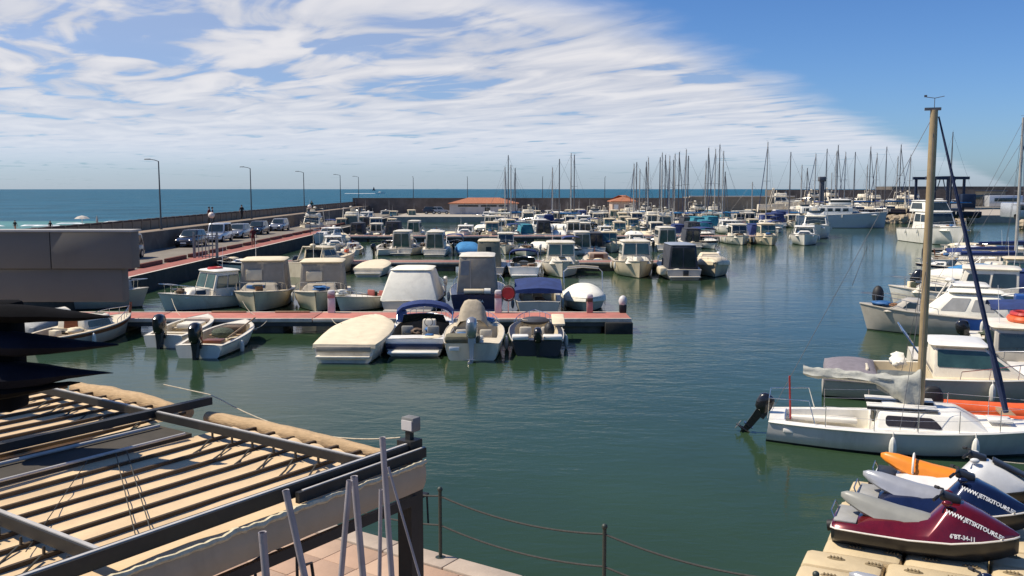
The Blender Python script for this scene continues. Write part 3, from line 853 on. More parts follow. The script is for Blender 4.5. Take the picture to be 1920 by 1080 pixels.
for i, (px, py) in enumerate(((155, 436), (183, 436))):
    p = uns(px, py, .5); t_ = thing('beach_parasol', ['pale beach parasol standing on the sand near the surf', 'folded grey beach parasol beside the open pale one'][i], 'parasol', p)
    MB().tube((0, 0, 0), (0, 0, 2.1), .03).build('pole', PAPER, t_)
    rr = [[Vector((q * math.cos(a * .785), q * math.sin(a * .785), z)) for a in range(8)] for q, z in (((.95, 1.75), (.6, 2.0), (.05, 2.15)) if i == 0 else ((.1, 1.1), (.16, 1.5), (.03, 2.15)))]
    MB().loft(rr).build('canopy', PAR if i == 0 else GCAN, t_, smooth=False)
# distant sail on the horizon, speed boat with wake
t_ = thing('distant_sailboat', 'tiny dark sailing boat on the horizon above the breakwater corner', 'sailboat', aty(701, 357, 3200) * 1.0)
t_.location.z = 0
MB().loft([[Vector((-4, -.1, 2)), Vector((4, -.1, 2)), Vector((4, .3, 2)), Vector((-4, .3, 2))], [Vector((-.3, -.1, 13)), Vector((.1, -.1, 13)), Vector((.1, .3, 13)), Vector((-.3, .3, 13))]]).build('sail', DCAN, t_)
MB().loft([[Vector((-5, -1, 0)), Vector((5, -1, 0)), Vector((5, 1, 0)), Vector((-5, 1, 0))], [Vector((-6, -1.5, 1.8)), Vector((7, -1, 1.8)), Vector((7, 1, 1.8)), Vector((-6, 1.5, 1.8))]]).build('hull', DCAN, t_)
p = uns(712, 363, 0)
t_ = thing('speedboat', 'white speedboat running across the open sea beyond the breakwater', 'speedboat', p)
MB().loft([[Vector((x, -1 * w, 0)), Vector((x, 1 * w, 0)), Vector((x, 1.2 * w, h)), Vector((x, -1.2 * w, h))] for x, w, h in ((-5, 1, 1.2), (2, 1.1, 1.6), (6, .1, 2.2))]).build('hull', GP, t_)
MB().box((0, 0, 2), (3.5, 1.6, 1.2), top=(.6, .8)).build('cabin', GP, t_, bevel=.1)
k = MB(); k.loft([[Vector((p.x - 6 - q, p.y - w, .03)), Vector((p.x - 6 - q, p.y + w, .03)), Vector((p.x - 6 - q, p.y + w * .6, .3)), Vector((p.x - 6 - q, p.y - w * .6, .3))] for q, w in ((0, .8), (8, 2), (22, 2.4), (38, .5))])
o = k.build('boat_wake', SURF, kind='stuff'); o['label'] = 'white wake trailing behind the speedboat at sea'; o['category'] = 'wake'

# ------------------------------------------------------------------ pontoons
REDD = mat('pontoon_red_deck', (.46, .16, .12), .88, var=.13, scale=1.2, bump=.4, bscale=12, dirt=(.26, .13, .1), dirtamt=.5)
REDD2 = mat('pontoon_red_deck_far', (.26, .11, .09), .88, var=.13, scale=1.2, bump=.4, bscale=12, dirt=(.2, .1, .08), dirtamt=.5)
EDGE = mat('pontoon_edge', (.66, .54, .43), .8, var=.1, scale=3, dirt=(.3, .22, .15), dirtamt=.5)
FLO = mat('pontoon_float', (.1, .095, .08), .9, var=.3, scale=1.5, bump=.4, dirt=(.03, .035, .025), dirtamt=.7)


def pontoon(lab, x0, x1, y0, y1, z, dm, end_float=True, seg=6.0):
    t = thing('pontoon', lab, 'pontoon', ((x0 + x1) / 2, (y0 + y1) / 2, 0)); cx = (x0 + x1) / 2; hy = (y1 - y0) / 2; n = max(1, round((x1 - x0) / seg)); sl = (x1 - x0) / n
    dd = None
    for i in range(n):
        x = x0 - cx + sl * (i + .5)
        if dd is None:
            dd = box_part(t, 'deck_section', (0, 0, 0), (sl - .05, 2 * hy - .3, .06), dm, bevel=.01); d = dd
            ef = box_part(t, 'edge_beam', (0, 0, 0), (sl - .03, .14, .16), EDGE, bevel=.015); e = ef
            ff = box_part(t, 'float', (0, 0, 0), (sl * .62, 2 * hy - .4, .55), FLO, bevel=.05); f = ff
        else:
            d = dd.copy(); e = ef.copy(); f = ff.copy()
            for q in (d, e, f): COL.objects.link(q); q.parent = t
        d.location = (x, 0, z - .03); e.location = (x, -hy + .07, z - .06); f.location = (x, 0, .12)
        e2 = ef.copy(); COL.objects.link(e2); e2.parent = t; e2.location = (x, hy - .07, z - .06)
    k = MB(); k.box((0, 0, z - .22), (x1 - x0, 2 * hy - .1, .2)); k.build('frame', mat('pontoon_frame', (.06, .06, .06), .8, var=.2, scale=2), t)
    if end_float: box_part(t, 'end_float', (x1 - cx - .55, -.12, .16), (1.15, 2 * hy + .1, .64), mat('end_float_black', (.02, .02, .018), .8, var=.3, dirt=(.06, .055, .04)), bevel=.03)
    return t


yn = uns(700, 598, .62).y; yf = uns(700, 585, .62).y
P1Y = (yn, yf); P1X = uns(1185, 598, .62).x
pontoon('long red decked pontoon with cream edges crossing the harbour in front', QX + .1, P1X, yn, yf, .62, REDD)
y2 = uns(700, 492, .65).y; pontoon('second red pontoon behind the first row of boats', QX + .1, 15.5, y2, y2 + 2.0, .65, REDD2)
P2Y = (y2, y2 + 2.0)
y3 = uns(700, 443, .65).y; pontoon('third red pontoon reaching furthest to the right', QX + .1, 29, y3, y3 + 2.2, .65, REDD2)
P3Y = (y3, y3 + 2.2)
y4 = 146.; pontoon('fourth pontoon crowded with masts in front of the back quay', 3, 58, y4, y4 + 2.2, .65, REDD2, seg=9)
0 and pontoon('right hand pontoon behind the moored sailboat bows', 27, 29.2, 30, 92, .6, mat('pontoon_grey', (.3, .27, .23), .9, var=.15, dirt=(.15, .12, .1)), end_float=False, seg=3)
# pedestals etc. on the front pontoon
PED = mat('pedestal_white', (.6, .57, .55), .5, var=.05); PEDR = mat('pedestal_pink', (.42, .2, .18), .5, var=.08)


def pedestal(px, lab, m1=PED, m2=PEDR, z=.62, y=None, h=1.0, w=.3):
    y = y or (P1Y[1] - .25); x = (px - 960) / F * y
    t = thing('service_pedestal', lab, 'pedestal', (x, y, z), group='electric pedestals on the front pontoon')
    box_part(t, 'column', (0, 0, h * .33), (w, .22, h * .66), m1, bevel=.02); box_part(t, 'socket_panel', (0, -.02, h * .66 + .07), (w * .98, .23, .14), m2, bevel=.01)
    box_part(t, 'cap', (0, 0, h * .66 + .24), (w * 1.08, .27, .2), PED, bevel=.06, top=(.85, .85))
    return t


pedestal(619, 'white service pedestal beside the small open boat on the front pontoon'); pedestal(934, 'white service pedestal with pink panel beside the red hose reel')
pedestal(1107, 'brown capped service pedestal in front of the white covered boat', PEDR, mat('ped_brown', (.1, .06, .04), .6), h=.75, w=.26)
t_ = thing('end_bollard', 'white rounded lamp bollard on the far right end of the front pontoon', 'bollard', (P1X - .15, P1Y[1] - .2, .62))
box_part(t_, 'column', (0, 0, .18), (.3, .3, .36), RUB, bevel=.03); MB().sphere((0, 0, .5), (.19, .19, .26), 12, 8).build('lamp', PED, t_)
# hose reel
x = (953 - 960) / F * (P1Y[1] - .2)
t_ = thing('lifebuoy_stand', 'round red lifebuoy holder on a pole behind the front pontoon', 'lifebuoy stand', (x, P1Y[1] - .2, .62))
MB().tube((0, 0, 0), (0, 0, .55), .025).build('pole', STEEL, t_)
MB().path([(0, -.06, .85), (0, .06, .85)], .27, 20).build('disc', RED, t_)
MB().path([Vector((.29 * math.cos(a), -.02, .85 + .33 * math.sin(a))) for a in [i * math.pi / 10 for i in range(20)]], .035, 6, closed=True).build('ring', mat('ring_dark', (.1, .06, .05), .6), t_)
# two planks lying on the pontoon edge
for i, px in enumerate((425, 545)):
    x = (px - 960) / F * (P1Y[1] - .2)
    tagset(MB().box((x, P1Y[1] - .22, .66), (1.5, .12, .06)).build('gangplank', TEAK, bevel=.01), ['narrow boarding plank on the front pontoon behind the wheelhouse boat', 'narrow boarding plank on the front pontoon left of the white pedestal'][i], 'plank', 'boarding planks')
# ------------------------------------------------------------------ pergola
K0 = uns(768, 828, 3.9)
STL = mat('pergola_steel', (.022, .022, .022), .5, .1, var=.15, dirt=(.07, .06, .05))
STG = mat('pergola_bar_and_sunlit_top', (.5, .48, .45), .5, .1, var=.1)  # pale metal of the pull bars; also paints sunlight on the beam tops
RODM = mat('pergola_rod', (.055, .035, .018), .6, var=.2)
FAB = mat('awning_fabric', (.68, .50, .30), .85, var=.06, scale=2.5, bump=.35, bscale=6, dirt=(.45, .32, .19), dirtamt=.35)
FABV = mat('valance_fabric', (.46, .37, .25), .9, var=.07, scale=2.5, bump=.4, bscale=8, dirt=(.3, .23, .15), dirtamt=.4)
ROLL = mat('awning_roll', (.46, .32, .18), .9, var=.12, scale=10, bump=.5, bscale=14, dirt=(.28, .18, .09), dirtamt=.4, stretch=(1, 3, 3))
PR = math.atan2(-.567, .8235)     # local x = U ; local -y = V
pg = thing('pergola', 'steel pergola with cream retractable fabric roof on the quay in the foreground', 'pergola', (K0.x, K0.y, 1.2), PR)


def lp_(u, v, z): return Vector((u, -v, z - 1.2))


def pbox(nm, u0, u1, v0, v1, z0, z1, m, bv=0):
    return box_part(pg, nm, ((u0 + u1) / 2, -(v0 + v1) / 2, (z0 + z1) / 2 - 1.2), (u1 - u0, v1 - v0, z1 - z0), m, bevel=bv)


pbox('post', -.075, .075, -.075, .075, 1.2, 3.92, STL)
pbox('post', -2.83, -2.68, 2.02, 2.17, 1.2, 3.9, STL)
pbox('main_beam', -.01, .06, .08, 4.5, 3.8, 3.9, STL)
pbox('outer_beam', .10, .14, -.05, 1.35, 3.78, 3.86, STL)
pbox('sunlit_beam_top', .02, .045, .08, 4.5, 3.9, 3.908, STG, 0)  # pale strips paint the bright sunlit top onto each dark beam
pbox('sunlit_beam_top', .11, .13, -.05, 1.3, 3.86, 3.866, STG, 0)
pbox('main_beam', -2.80, -2.73, -.12, 2.0, 3.825, 3.9, STL)
pbox('gutter', -2.7, -2.12, .58, 4.4, 3.71, 3.775, mat('gutter_dark', (.05, .043, .034), .9, var=.15), 0)
pbox('main_beam', -5.0, -.012, .5, .55, 3.81, 3.88, STL)
pbox('sunlit_beam_top', -5.0, -.012, .505, .528, 3.88, 3.887, STG, 0)
pbox('main_beam', -1.9, -.012, 2.74, 2.8, 3.80, 3.88, STL)
pbox('sunlit_beam_top', -1.9, -.012, 2.75, 2.78, 3.88, 3.887, STG, 0)
MB().tube(lp_(-2.52, .64, 3.8), lp_(-2.52, 4.3, 3.8), .016, n=8).build('pull_bar', STG, pg)
MB().tube(lp_(-2.11, .66, 3.79), lp_(-2.11, 4.3, 3.79), .014, n=8).build('pull_bar', STG, pg)
rods = [-2.11 + .27 * i for i in range(1, 8)] + [-2.9 - .27 * i for i in range(0, 9)]
for u in rods:
    pbox('rod', u - .013, u + .013, .08, 4.4, 3.742, 3.77, RODM, 0)
# little hangers that carry each rod below the long beams
for u in rods[:7]:
    for v in (.56, 2.84): pbox('hanger', u - .008, u + .008, v + .0, v + .014, 3.77, 3.82, STL, 0)
    for (va, vb) in ((.62, .95), (2.88, 3.2)): MB().path([lp_(u + .02, va, 3.77), lp_(u + .12, (va + vb) / 2, 3.742), lp_(u + .24, vb, 3.76)], .008, 5).build('cord', ROPED, pg)
for u in rods[7:]:
    MB().path([lp_(u + .02, .62, 3.77), lp_(u + .12, .78, 3.742), lp_(u + .24, .95, 3.76)], .008, 5).build('cord', ROPED, pg)
# long cords across the fabric
for (a, b, c, d) in ((-2.1, 1.25, -.1, 2.35), (-2.1, 1.35, -.3, 2.35), (-2.1, 1.6, -.6, 2.9)):
    pts = [lp_(a + (c - a) * i / 12, b + (d - b) * i / 12, 3.778) for i in range(13)]
    MB().path(pts, .004, 4).build('cord', ROPED, pg)


def fabric(u_edges, v0, v1, nm, seed):
    rr = []; nv = 34
    us = []
    for a, b in zip(u_edges[:-1], u_edges[1:]):
        for j in range(8): us.append((a + (b - a) * j / 8, math.sin(math.pi * j / 8)))
    us.append((u_edges[-1], 0))
    for i in range(nv + 1):
        v = v0 + (v1 - v0) * i / nv; row = []
        endlift = max(0, 1 - (v - v0) / .35)
        for (u, s_) in us:
            w = .035 * noise.noise(Vector((u * 2.2, v * 1.1, seed))) * s_ + .012 * noise.noise(Vector((u * 9, v * 3.5, seed + 4))) * s_
            row.append(lp_(u, v, 3.744 - .014 * s_ + .75 * w + .05 * s_ * endlift))
        rr.append(row)
    return MB().loft(rr, closed=False, cap=False).build(nm, FAB, pg, ang=70)


E1 = [-2.11 + .27 * i for i in range(0, 8)] + [.16]
E2 = [-5.33 + .27 * i for i in range(0, 10)] + [-2.82]
FABRIC_TOP = 0
fabric(E1, .2, 4.4, 'awning_cloth', 1.); fabric(E2, .2, 4.4, 'awning_cloth', 9.)
# bunched roll along the far edge


def roll(u0, u1, r0, seed):
    pts = []; rad = []; n = 40
    for i in range(n + 1):
        f = i / n; u = u0 + (u1 - u0) * f
        pts.append(lp_(u, .02 + .03 * noise.noise(Vector((u * 1.3, seed, 0))), 3.74 + .02 * noise.noise(Vector((u * 2, seed, 3)))))
        rad.append(r0 * (.62 + .38 * math.sin(math.pi * min(1, f * 1.1 + .05)) ** .5) * (1 + .12 * noise.noise(Vector((u * 5, seed, 7)))))
    MB().path(pts, r0, 14, rad=rad).build('fabric_roll', ROLL, pg)


roll(-5.0, -2.92, .095, 1.); roll(-2.62, -.06, .078, 2.)
# valance cloth hanging below the right beam, frayed rope hem
rr = []
for i in range(71):
    v = .02 + 4.4 * i / 70; b = .18 + .02 * noise.noise(Vector((v * 2, 0, 5))); top = 3.755 + .012 * noise.noise(Vector((v * 7, 1, 1)))
    rr.append([lp_(b, v, top), lp_(b + .015, v, top - .07), lp_(b + .01 + .012 * noise.noise(Vector((v * 4, 3, 1))), v, 3.60), lp_(b - .02, v, 3.53)])
MB().loft(rr, closed=False, cap=False).build('valance', FABV, pg, ang=70)
hp = [lp_(.185 + .02 * noise.noise(Vector((v * 2, 0, 5))), v, 3.765 + .02 * noise.noise(Vector((v * 9, 2, 2)))) for v in [.02 + 4.4 * i / 150 for i in range(151)]]
MB().path(hp, .022, 6, rad=[.022 * (1 + .6 * noise.noise(Vector((i * 1.7, 0, 0)))) for i in range(151)]).build('rope_hem', mat('hem_cream', (.62, .54, .36), .95, var=.15, scale=30, bump=.6), pg)
pbox('lower_rail', .12, .16, .1, 4.4, 3.42, 3.5, STL, 0)
# flood lamp on the post, loose cable
t_ = thing('floodlight', 'small grey floodlight box on top of the pergola corner post', 'floodlight', (K0.x, K0.y, 3.92), PR)
box_part(t_, 'bracket', (0, 0, .035), (.05, .05, .07), STL, bevel=0); box_part(t_, 'housing', (0, .02, .13), (.13, .1, .12), mat('flood_grey', (.17, .17, .165), .6), bevel=.01); box_part(t_, 'glass_front', (0, -.035, .125), (.11, .01, .08), PED, bevel=0)
M4 = pg.matrix_basis.copy(); M4 = Matrix.Translation(pg.location) @ Matrix.Rotation(PR, 4, 'Z')
a = aty(307, 721, 9.5); b = M4 @ lp_(-2.76, -.1, 3.93); c = M4 @ lp_(-.1, .0, 3.9)
tagset(MB().path([a, (a + b) / 2, b] + [b.lerp(c, i / 14) + Vector((0, 0, .02)) - Vector((0, 0, .3 * 4 * (i / 14) * (1 - i / 14) * .55)) for i in range(1, 15)], .006, 6).build('loose_cable', ROPE), 'pale loose cable sagging along the far edge of the pergola', 'cable')

# awning box (upper left), folded parasols
GWL = mat('terrace_box_grey', (.15, .141, .13), .8, var=.06, scale=.8, dirt=(.06, .055, .05))
GWT = mat('terrace_box_sunlit', (.4, .38, .35), .7, var=.06)  # lighter grey, sunlight on the box top put into the colour
tb = thing('awning_box', 'large grey boxed terrace fascia projecting at the left edge', 'fascia', (0, 9, 0))
xr = (246 - 960) / F * 9; xr2 = (222 - 960) / F * 9; xj = (93 - 960) / F * 9
zt = aty(200, 435, 9).z; zm = aty(200, 504, 9).z; zb = aty(200, 568, 9).z
box_part(tb, 'panel', ((-9 + xj) / 2, .1, (zt + zm) / 2), (xj + 9 - .008, .2, zt - zm), GWL, bevel=.006)
box_part(tb, 'panel', ((xj + xr) / 2, .1, (zt + zm) / 2), (xr - xj - .008, .2, zt - zm), GWL, bevel=.006)
box_part(tb, 'lower_panel', ((-9 + xr2) / 2, .12, (zb + zm) / 2), (xr2 + 9, .16, zm - zb - .01), GWL, bevel=.006)
box_part(tb, 'sunlit_top', ((-9 + xr) / 2, .1, zt + .01), (xr + 9 + .03, .24, .02), GWT, bevel=0)  # paler strip added to paint the sunlit top of the box
# dark folded parasols below it: a mast with three bundled cloth points
DK = mat('parasol_black_shaded', (.006, .006, .007), 1., var=.3, scale=3, bump=.5, bscale=5, spec=.1); DKB = mat('parasol_midnight_shaded', (.008, .009, .016), .95, var=.3, scale=3, bump=.8, bscale=3, spec=.15)  # dark cloth, both colours taken darker to stand in for building shade
t_ = thing('folded_parasol', 'dark blue folded parasol cloths jutting out below the grey fascia', 'parasol', (0, 0, 0))
pm_ = MB(); A0 = aty(-10, 566, 7.6); B0 = aty(-30, 770, 7.6); pm_.box((aty(-10, 600, 7.6).x - .05, 7.65, (A0.z + B0.z) / 2), (.42, .3, A0.z - B0.z)); pm_.build('mast', DK, t_, bevel=.04)


def spike(nm, pts, m):
    rings = []
    for (px, yt, yb, dp) in pts:
        a = aty(px, yt, 7.5); b = aty(px, yb, 7.5); c = (a + b) / 2; h = (a - b).length / 2 * .78; rings.append([c + Vector((0, dp * math.cos(q), h * math.sin(q))) + Vector((0, 0, .0)) for q in [i * math.pi / 5 for i in range(10)]])
    MB().loft(rings).build(nm, m, t_, ang=60)


spike('cloth_point', [(-20, 565, 606, .2), (35, 567, 610, .18), (90, 573, 606, .14), (150, 583, 604, .08), (198, 591, 597, .03), (212, 593, 595, .01)], DK)
spike('cloth_point', [(-20, 610, 672, .2), (35, 617, 674, .2), (90, 626, 668, .16), (150, 636, 660, .1), (210, 643, 650, .03), (222, 645, 648, .01)], DKB)
spike('cloth_point', [(-20, 668, 742, .22), (35, 672, 738, .22), (80, 678, 728, .18), (130, 688, 712, .1), (190, 696, 702, .04), (212, 699, 700, .01)], DKB)
spike('cloth_point', [(-30, 700, 760, .22), (35, 712, 746, .2), (85, 718, 733, .1), (130, 714, 724, .04), (150, 716, 718, .01)], DK)

# grey metal parasol poles standing in the foreground
PIPE = mat('pipe_grey', (.36, .33, .34), .5, .15, var=.1, scale=4, dirt=(.12, .1, .09))
for i, (x0, y0, x1, y1, r, Y) in enumerate(((492, 1000, 502, 1120, .019, 4.2), (536, 921, 580, 1120, .018, 4.6), (655, 903, 636, 1120, .0165, 5.0), (664, 895, 684, 1120, .020, 5.1), (717, 822, 737, 1120, .018, 5.3), (714, 918, 711, 1120, .012, 5.35), (728, 876, 798, 1120, .0075, 5.2))):
    a = aty(x0, y0, Y); b = aty(x1, y1, Y); d = (b - a).normalized(); e = a + d * ((1.2 - a.z) / d.z)
    lab = ['shortest grey pipe with an open end at bottom left of the pole cluster', 'leaning grey pipe crossing the cream valance', 'left pipe of the pair meeting in a V shape', 'right pipe of the pair meeting in a V shape', 'tallest grey pipe rising beside the pergola corner', 'thin grey pipe just left of the tallest pipe', 'thin rod leaning against the tallest pipe'][i]
    t_ = thing('metal_pipe', lab, 'pipe', (0, 0, 0), group='grey poles leaning in the foreground')
    n = 14; x_ = d.cross(Vector((0, 1, 0))).normalized(); y_ = d.cross(x_).normalized()

    def rg(p, q): return [p + x_ * q * math.cos(2 * math.pi * j / n) + y_ * q * math.sin(2 * math.pi * j / n) for j in range(n)]
    MB().loft([rg(a + d * .3, r * .8), rg(a, r * .8), rg(a, r), rg(e, r)], cap=False).build('tube', PIPE, t_)
    if i < 5:
        MB().loft([rg(a - d * .004, r * .8), rg(a - d * .006, r * 1.04), rg(a + d * .04, r * 1.04), rg(a + d * .045, r)], cap=False).build('end_collar', PIPE, t_)
# dark chair backs under the pergola
for i, (px, py) in enumerate(((520, 1062), (585, 1090), (745, 905))):
    p = uns(px, py, 1.95 if i < 2 else 1.9)
    t_ = thing('terrace_chair', ['black terrace chair under the pergola by the shortest pipe', 'black terrace chair further right under the pergola', 'black terrace chair under the far corner of the pergola'][i], 'chair', (p.x, p.y, 1.2), .6 + i)
    MB().path([(-.22, 0, .45), (-.24, .05, .85), (0, .1, .92), (.24, .05, .85), (.22, 0, .45)], .018, 6).build('backrest', RUB, t_)
    box_part(t_, 'seat', (0, -.22, .45), (.46, .44, .04), RUB, bevel=.01)
    for sx in (-1, 1):
        for sy in (0, -.42): MB().tube((sx * .2, sy, .45), (sx * .22, sy, 0), .014).build('leg', RUB, t_)
# ------------------------------------------------------------------ boats


PI = math.pi


def spot(px, py, L, yaw, end='s', z=0.):
    p = uns(px, py, z); d = Vector((-math.sin(yaw), math.cos(yaw), 0))
    o = p + d * (L / 2) * (1 if end == 's' else -1)
    return (o.x, o.y, 0)


def two(sx, sy, bx, by):
    s = Vector((sx, sy, 0)); b = Vector((bx, by, 0)); d = b - s
    return ((s + b) / 2)[:], math.atan2(-d.x, d.y), d.length


def B_(name, lab, cat, loc, yaw, group): return thing(name, lab, cat, loc, yaw, group)


CLM = [mat('gear_brown', (.12, .08, .05), .8, var=.4, scale=8), mat('net_green', (.06, .075, .05), .95, var=.5, scale=20, bump=1.), CREAM, WCAN, mat('crate_blue', (.03, .12, .3), .6), mat('net_rust', (.2, .1, .05), .95, var=.5, scale=14, bump=1.), RUB, ORNG]
crnd = random.Random(5)


def clutter(r, hi, n=5):
    for i in range(n):
        t = crnd.choice([.1, .16, .24, .32, .38, .72, .8, .86]); fore = t > .5
        x = crnd.uniform(-.55, .55) * hi['hb'](t); y = hi['yy'](t, 1) + crnd.uniform(-.1, .1); z = hi['sh'](t) + .03 if fore else hi['sh'](t) * .6 + .1; q = crnd.random(); m = crnd.choice(CLM[:6] if crnd.random() < .9 else CLM)
        if q < .3:
            k = MB()
            for j in range(3): k.path([Vector((x + (.16 + .02 * j) * math.cos(a), y + (.15 + .02 * j) * math.sin(a), z + .03 * j)) for a in [b * PI / 5 for b in range(10)]], .022, 5, closed=True)
            k.build('rope_coil', crnd.choice([ROPE, ROPED, CLM[0]]), r, kind='stuff')
        elif q < .5:
            w = crnd.uniform(.25, .45); box_part(r, 'crate', (x, y, z + .13), (w, w * .8, .26), m, bevel=.02, rz=crnd.uniform(-.5, .5))
        else:
            rr = []; w = crnd.uniform(.18, .42); h = crnd.uniform(.14, .3); s0 = crnd.random() * 50
            for a in range(7):
                th = PI * (a + .3) / 7.6; rr.append([Vector((x + w * math.sin(th) * math.cos(b * .698) * (1 + .8 * noise.noise(Vector((a * .9, b * 1.1, s0)))), y + w * 1.1 * math.sin(th) * math.sin(b * .698) * (1 + .8 * noise.noise(Vector((a * .9, b * 1.1, s0 + 9)))), z + h * (1 - math.cos(th)) * .6)) for b in range(9)])
            MB().loft(rr).build('bundle', m, r, ang=60)


def pilot(lab, loc, yaw=0., L=5.6, B=2.2, side=GW, stripe=None, cabm=None, roofm=None, glass=GLASS, y0=-.1, y1=.55, ch=1.25, fs=.6, fb=1.0, motor=None, group=None, seatm=SEAT, low=False, back='open', buoy=None, rl=True, deckm=None, bottom=AF, door=None, cat='boat', name='pilothouse_boat', ant=True, w=.72, cover_aft=None, rf=.45, hatch=True):
    r = B_(name, lab, cat, loc, yaw, group); hi = hull(r, L, B, fs, fb, side, stripe, bottom, deckm=deckm, cock=(.05, .42 if not low else .4), floor=.22)
    hf = L / 2; w0 = B / 2 * w; z0 = fs + .1
    ya, yb = y0 * hf, y1 * hf
    # fore trunk
    cabin(r, yb - .3, min(.80 * hf, yb + .24 * L), z0, z0 + .42, w0 * .86, w0 * .6, .5, 0, cabm or side, [('S', .3, .75, .3, .8), ('P', .25, .7, .3, .8)], name='fore_cabin', bevel=.08)
    aw = [('A', .08, .46, .42, .9), ('A', .54, .92, .42, .9)] if back != 'door' else [('A', .1, .47, .08, .92), ('A', .53, .9, .08, .92)]
    cabin(r, ya, yb, z0 - .35, z0 - .35 + ch + .35, w0, w0 * .86, rf, .04, cabm or side,
          [('F', .06, .47, .5, .92), ('F', .53, .94, .5, .92), ('S', .06, .46, .5, .88), ('S', .52, .9, .5, .86), ('P', .54, .94, .5, .88), ('P', .1, .48, .5, .86)] + aw, roof=(.1, .09, roofm or cabm or side), glass=glass, name='wheelhouse', bevel=.05, winname='window', frame=ALUD if glass not in (TCAN,) else None)
    if hatch: box_part(r, 'hatch', (0, .62 * hf + .05, z0 + .46 - .02), (.45, .45, .06), GLASS if not cover_aft else CREAM, bevel=.02)
    if rl: rail(r, hi, .55)
    seat(r, -.3, -hf * .55, .2, .45, seatm)
    if motor: outboard(r, 0, -hf - .02, fs - .1, motor)
    if buoy: ring_buoy(r, (0, (ya + yb) / 2, z0 + ch + .14), .32, buoy)
    if ant: antenna(r, w0 * .5, ya + .2, z0 + ch, 1.3)
    if cover_aft: cover(r, hi, .02, .42, cover_aft, .28)
    for t, s in ((.3, 1), (.3, -1), (.6, 1)): fender(r, hi, t, s)
    clutter(r, hi, 6)
    return r


def runabout(lab, loc, yaw=0., L=5.2, B=2.15, side=GW, stripe=None, motor=SHINY, screen=True, bim=None, bfold=False, group=None, fs=.55, fb=.8, seatm=SEAT, carpet=INTD, cuddy=True, plat=False, name='motorboat', cons=False, cock=(.07, .62), liner=INT, bottom=AF, tilt=0., mx=0.):
    r = B_(name, lab, 'boat', loc, yaw, group); hi = hull(r, L, B, fs, fb, side, stripe, bottom, cock=cock, floor=.16, linerm=liner, carpet=carpet, gw=.2)
    hf = L / 2; yw = -hf + cock[1] * L
    if cuddy: cabin(r, yw - .02, yw + .22 * L, fs + .1, fs + .36, B * .33, B * .2, .5, 0, side, [('S', .2, .7, .3, .75), ('P', .3, .8, .3, .75)], name='cuddy', bevel=.06)
    if screen: windscreen(r, yw + .12, B * .36, fs + .12, .36)
    seat(r, B * .2, -hf + L * .38, .16, .45, seatm); seat(r, -B * .2, -hf + L * .38, .16, .45, seatm)
    box_part(r, 'rear_bench', (0, -hf + L * .13, .36), (B * .62, .42, .34), seatm, bevel=.05)
    if cons: console(r, B * .1, -hf + L * .5, .16)
    if plat: box_part(r, 'swim_platform', (0, -hf - .28, .2), (B * .74, .5, .08), GP, bevel=.03)
    if motor: outboard(r, mx, -hf - .03, fs - .15, motor, tilt)
    if bim:
        if bfold: bimini(r, yw - .3, yw - .02, B * .44, 1.55, fs, bim, arch=.16, pole_y=-hf + L * .35, thick=.1)
        else: bimini(r, -hf + L * .12, yw + .05, B * .44, 1.75, fs, bim)
    rail(r, hi, .7, .3)
    for t, s in ((.35, 1), (.35, -1)): fender(r, hi, t, s)
    clutter(r, hi, 6)
    return r


def covered(lab, loc, yaw=0., L=5.2, B=2.1, side=GW, stripe=None, cm_=CREAM, motor=None, group=None, ridge=.35, fs=.5, fb=.75, t0=.0, t1=.86, flat=.6, bottom=AF, mid=None, skirt=.18):
    r = B_('covered_boat', lab, 'boat', loc, yaw, group); hi = hull(r, L, B, fs, fb, side, stripe, bottom, tr=.9)
    cover(r, hi, t0, t1, cm_, ridge, skirt=skirt, flat=flat, mid=mid)
    box_part(r, 'swim_step', (0, -L / 2 - .12, .24), (B * .8, .26, .07), side, bevel=.02)
    if motor: outboard(r, 0, -L / 2 - .05, fs - .1, motor)
    k = MB()
    for s in (-1, 1):
        for i in range(5):
            t = .12 + i * .15; k.path([(s * (hi['hb'](t) + .04), hi['yy'](t, 1), hi['sh'](t) - skirt + .03), (s * (hi['hb'](t) + .03), hi['yy'](t, 1), .12)], .008, 4)
    k.build('tie_cords', ROPE, r)
    return r


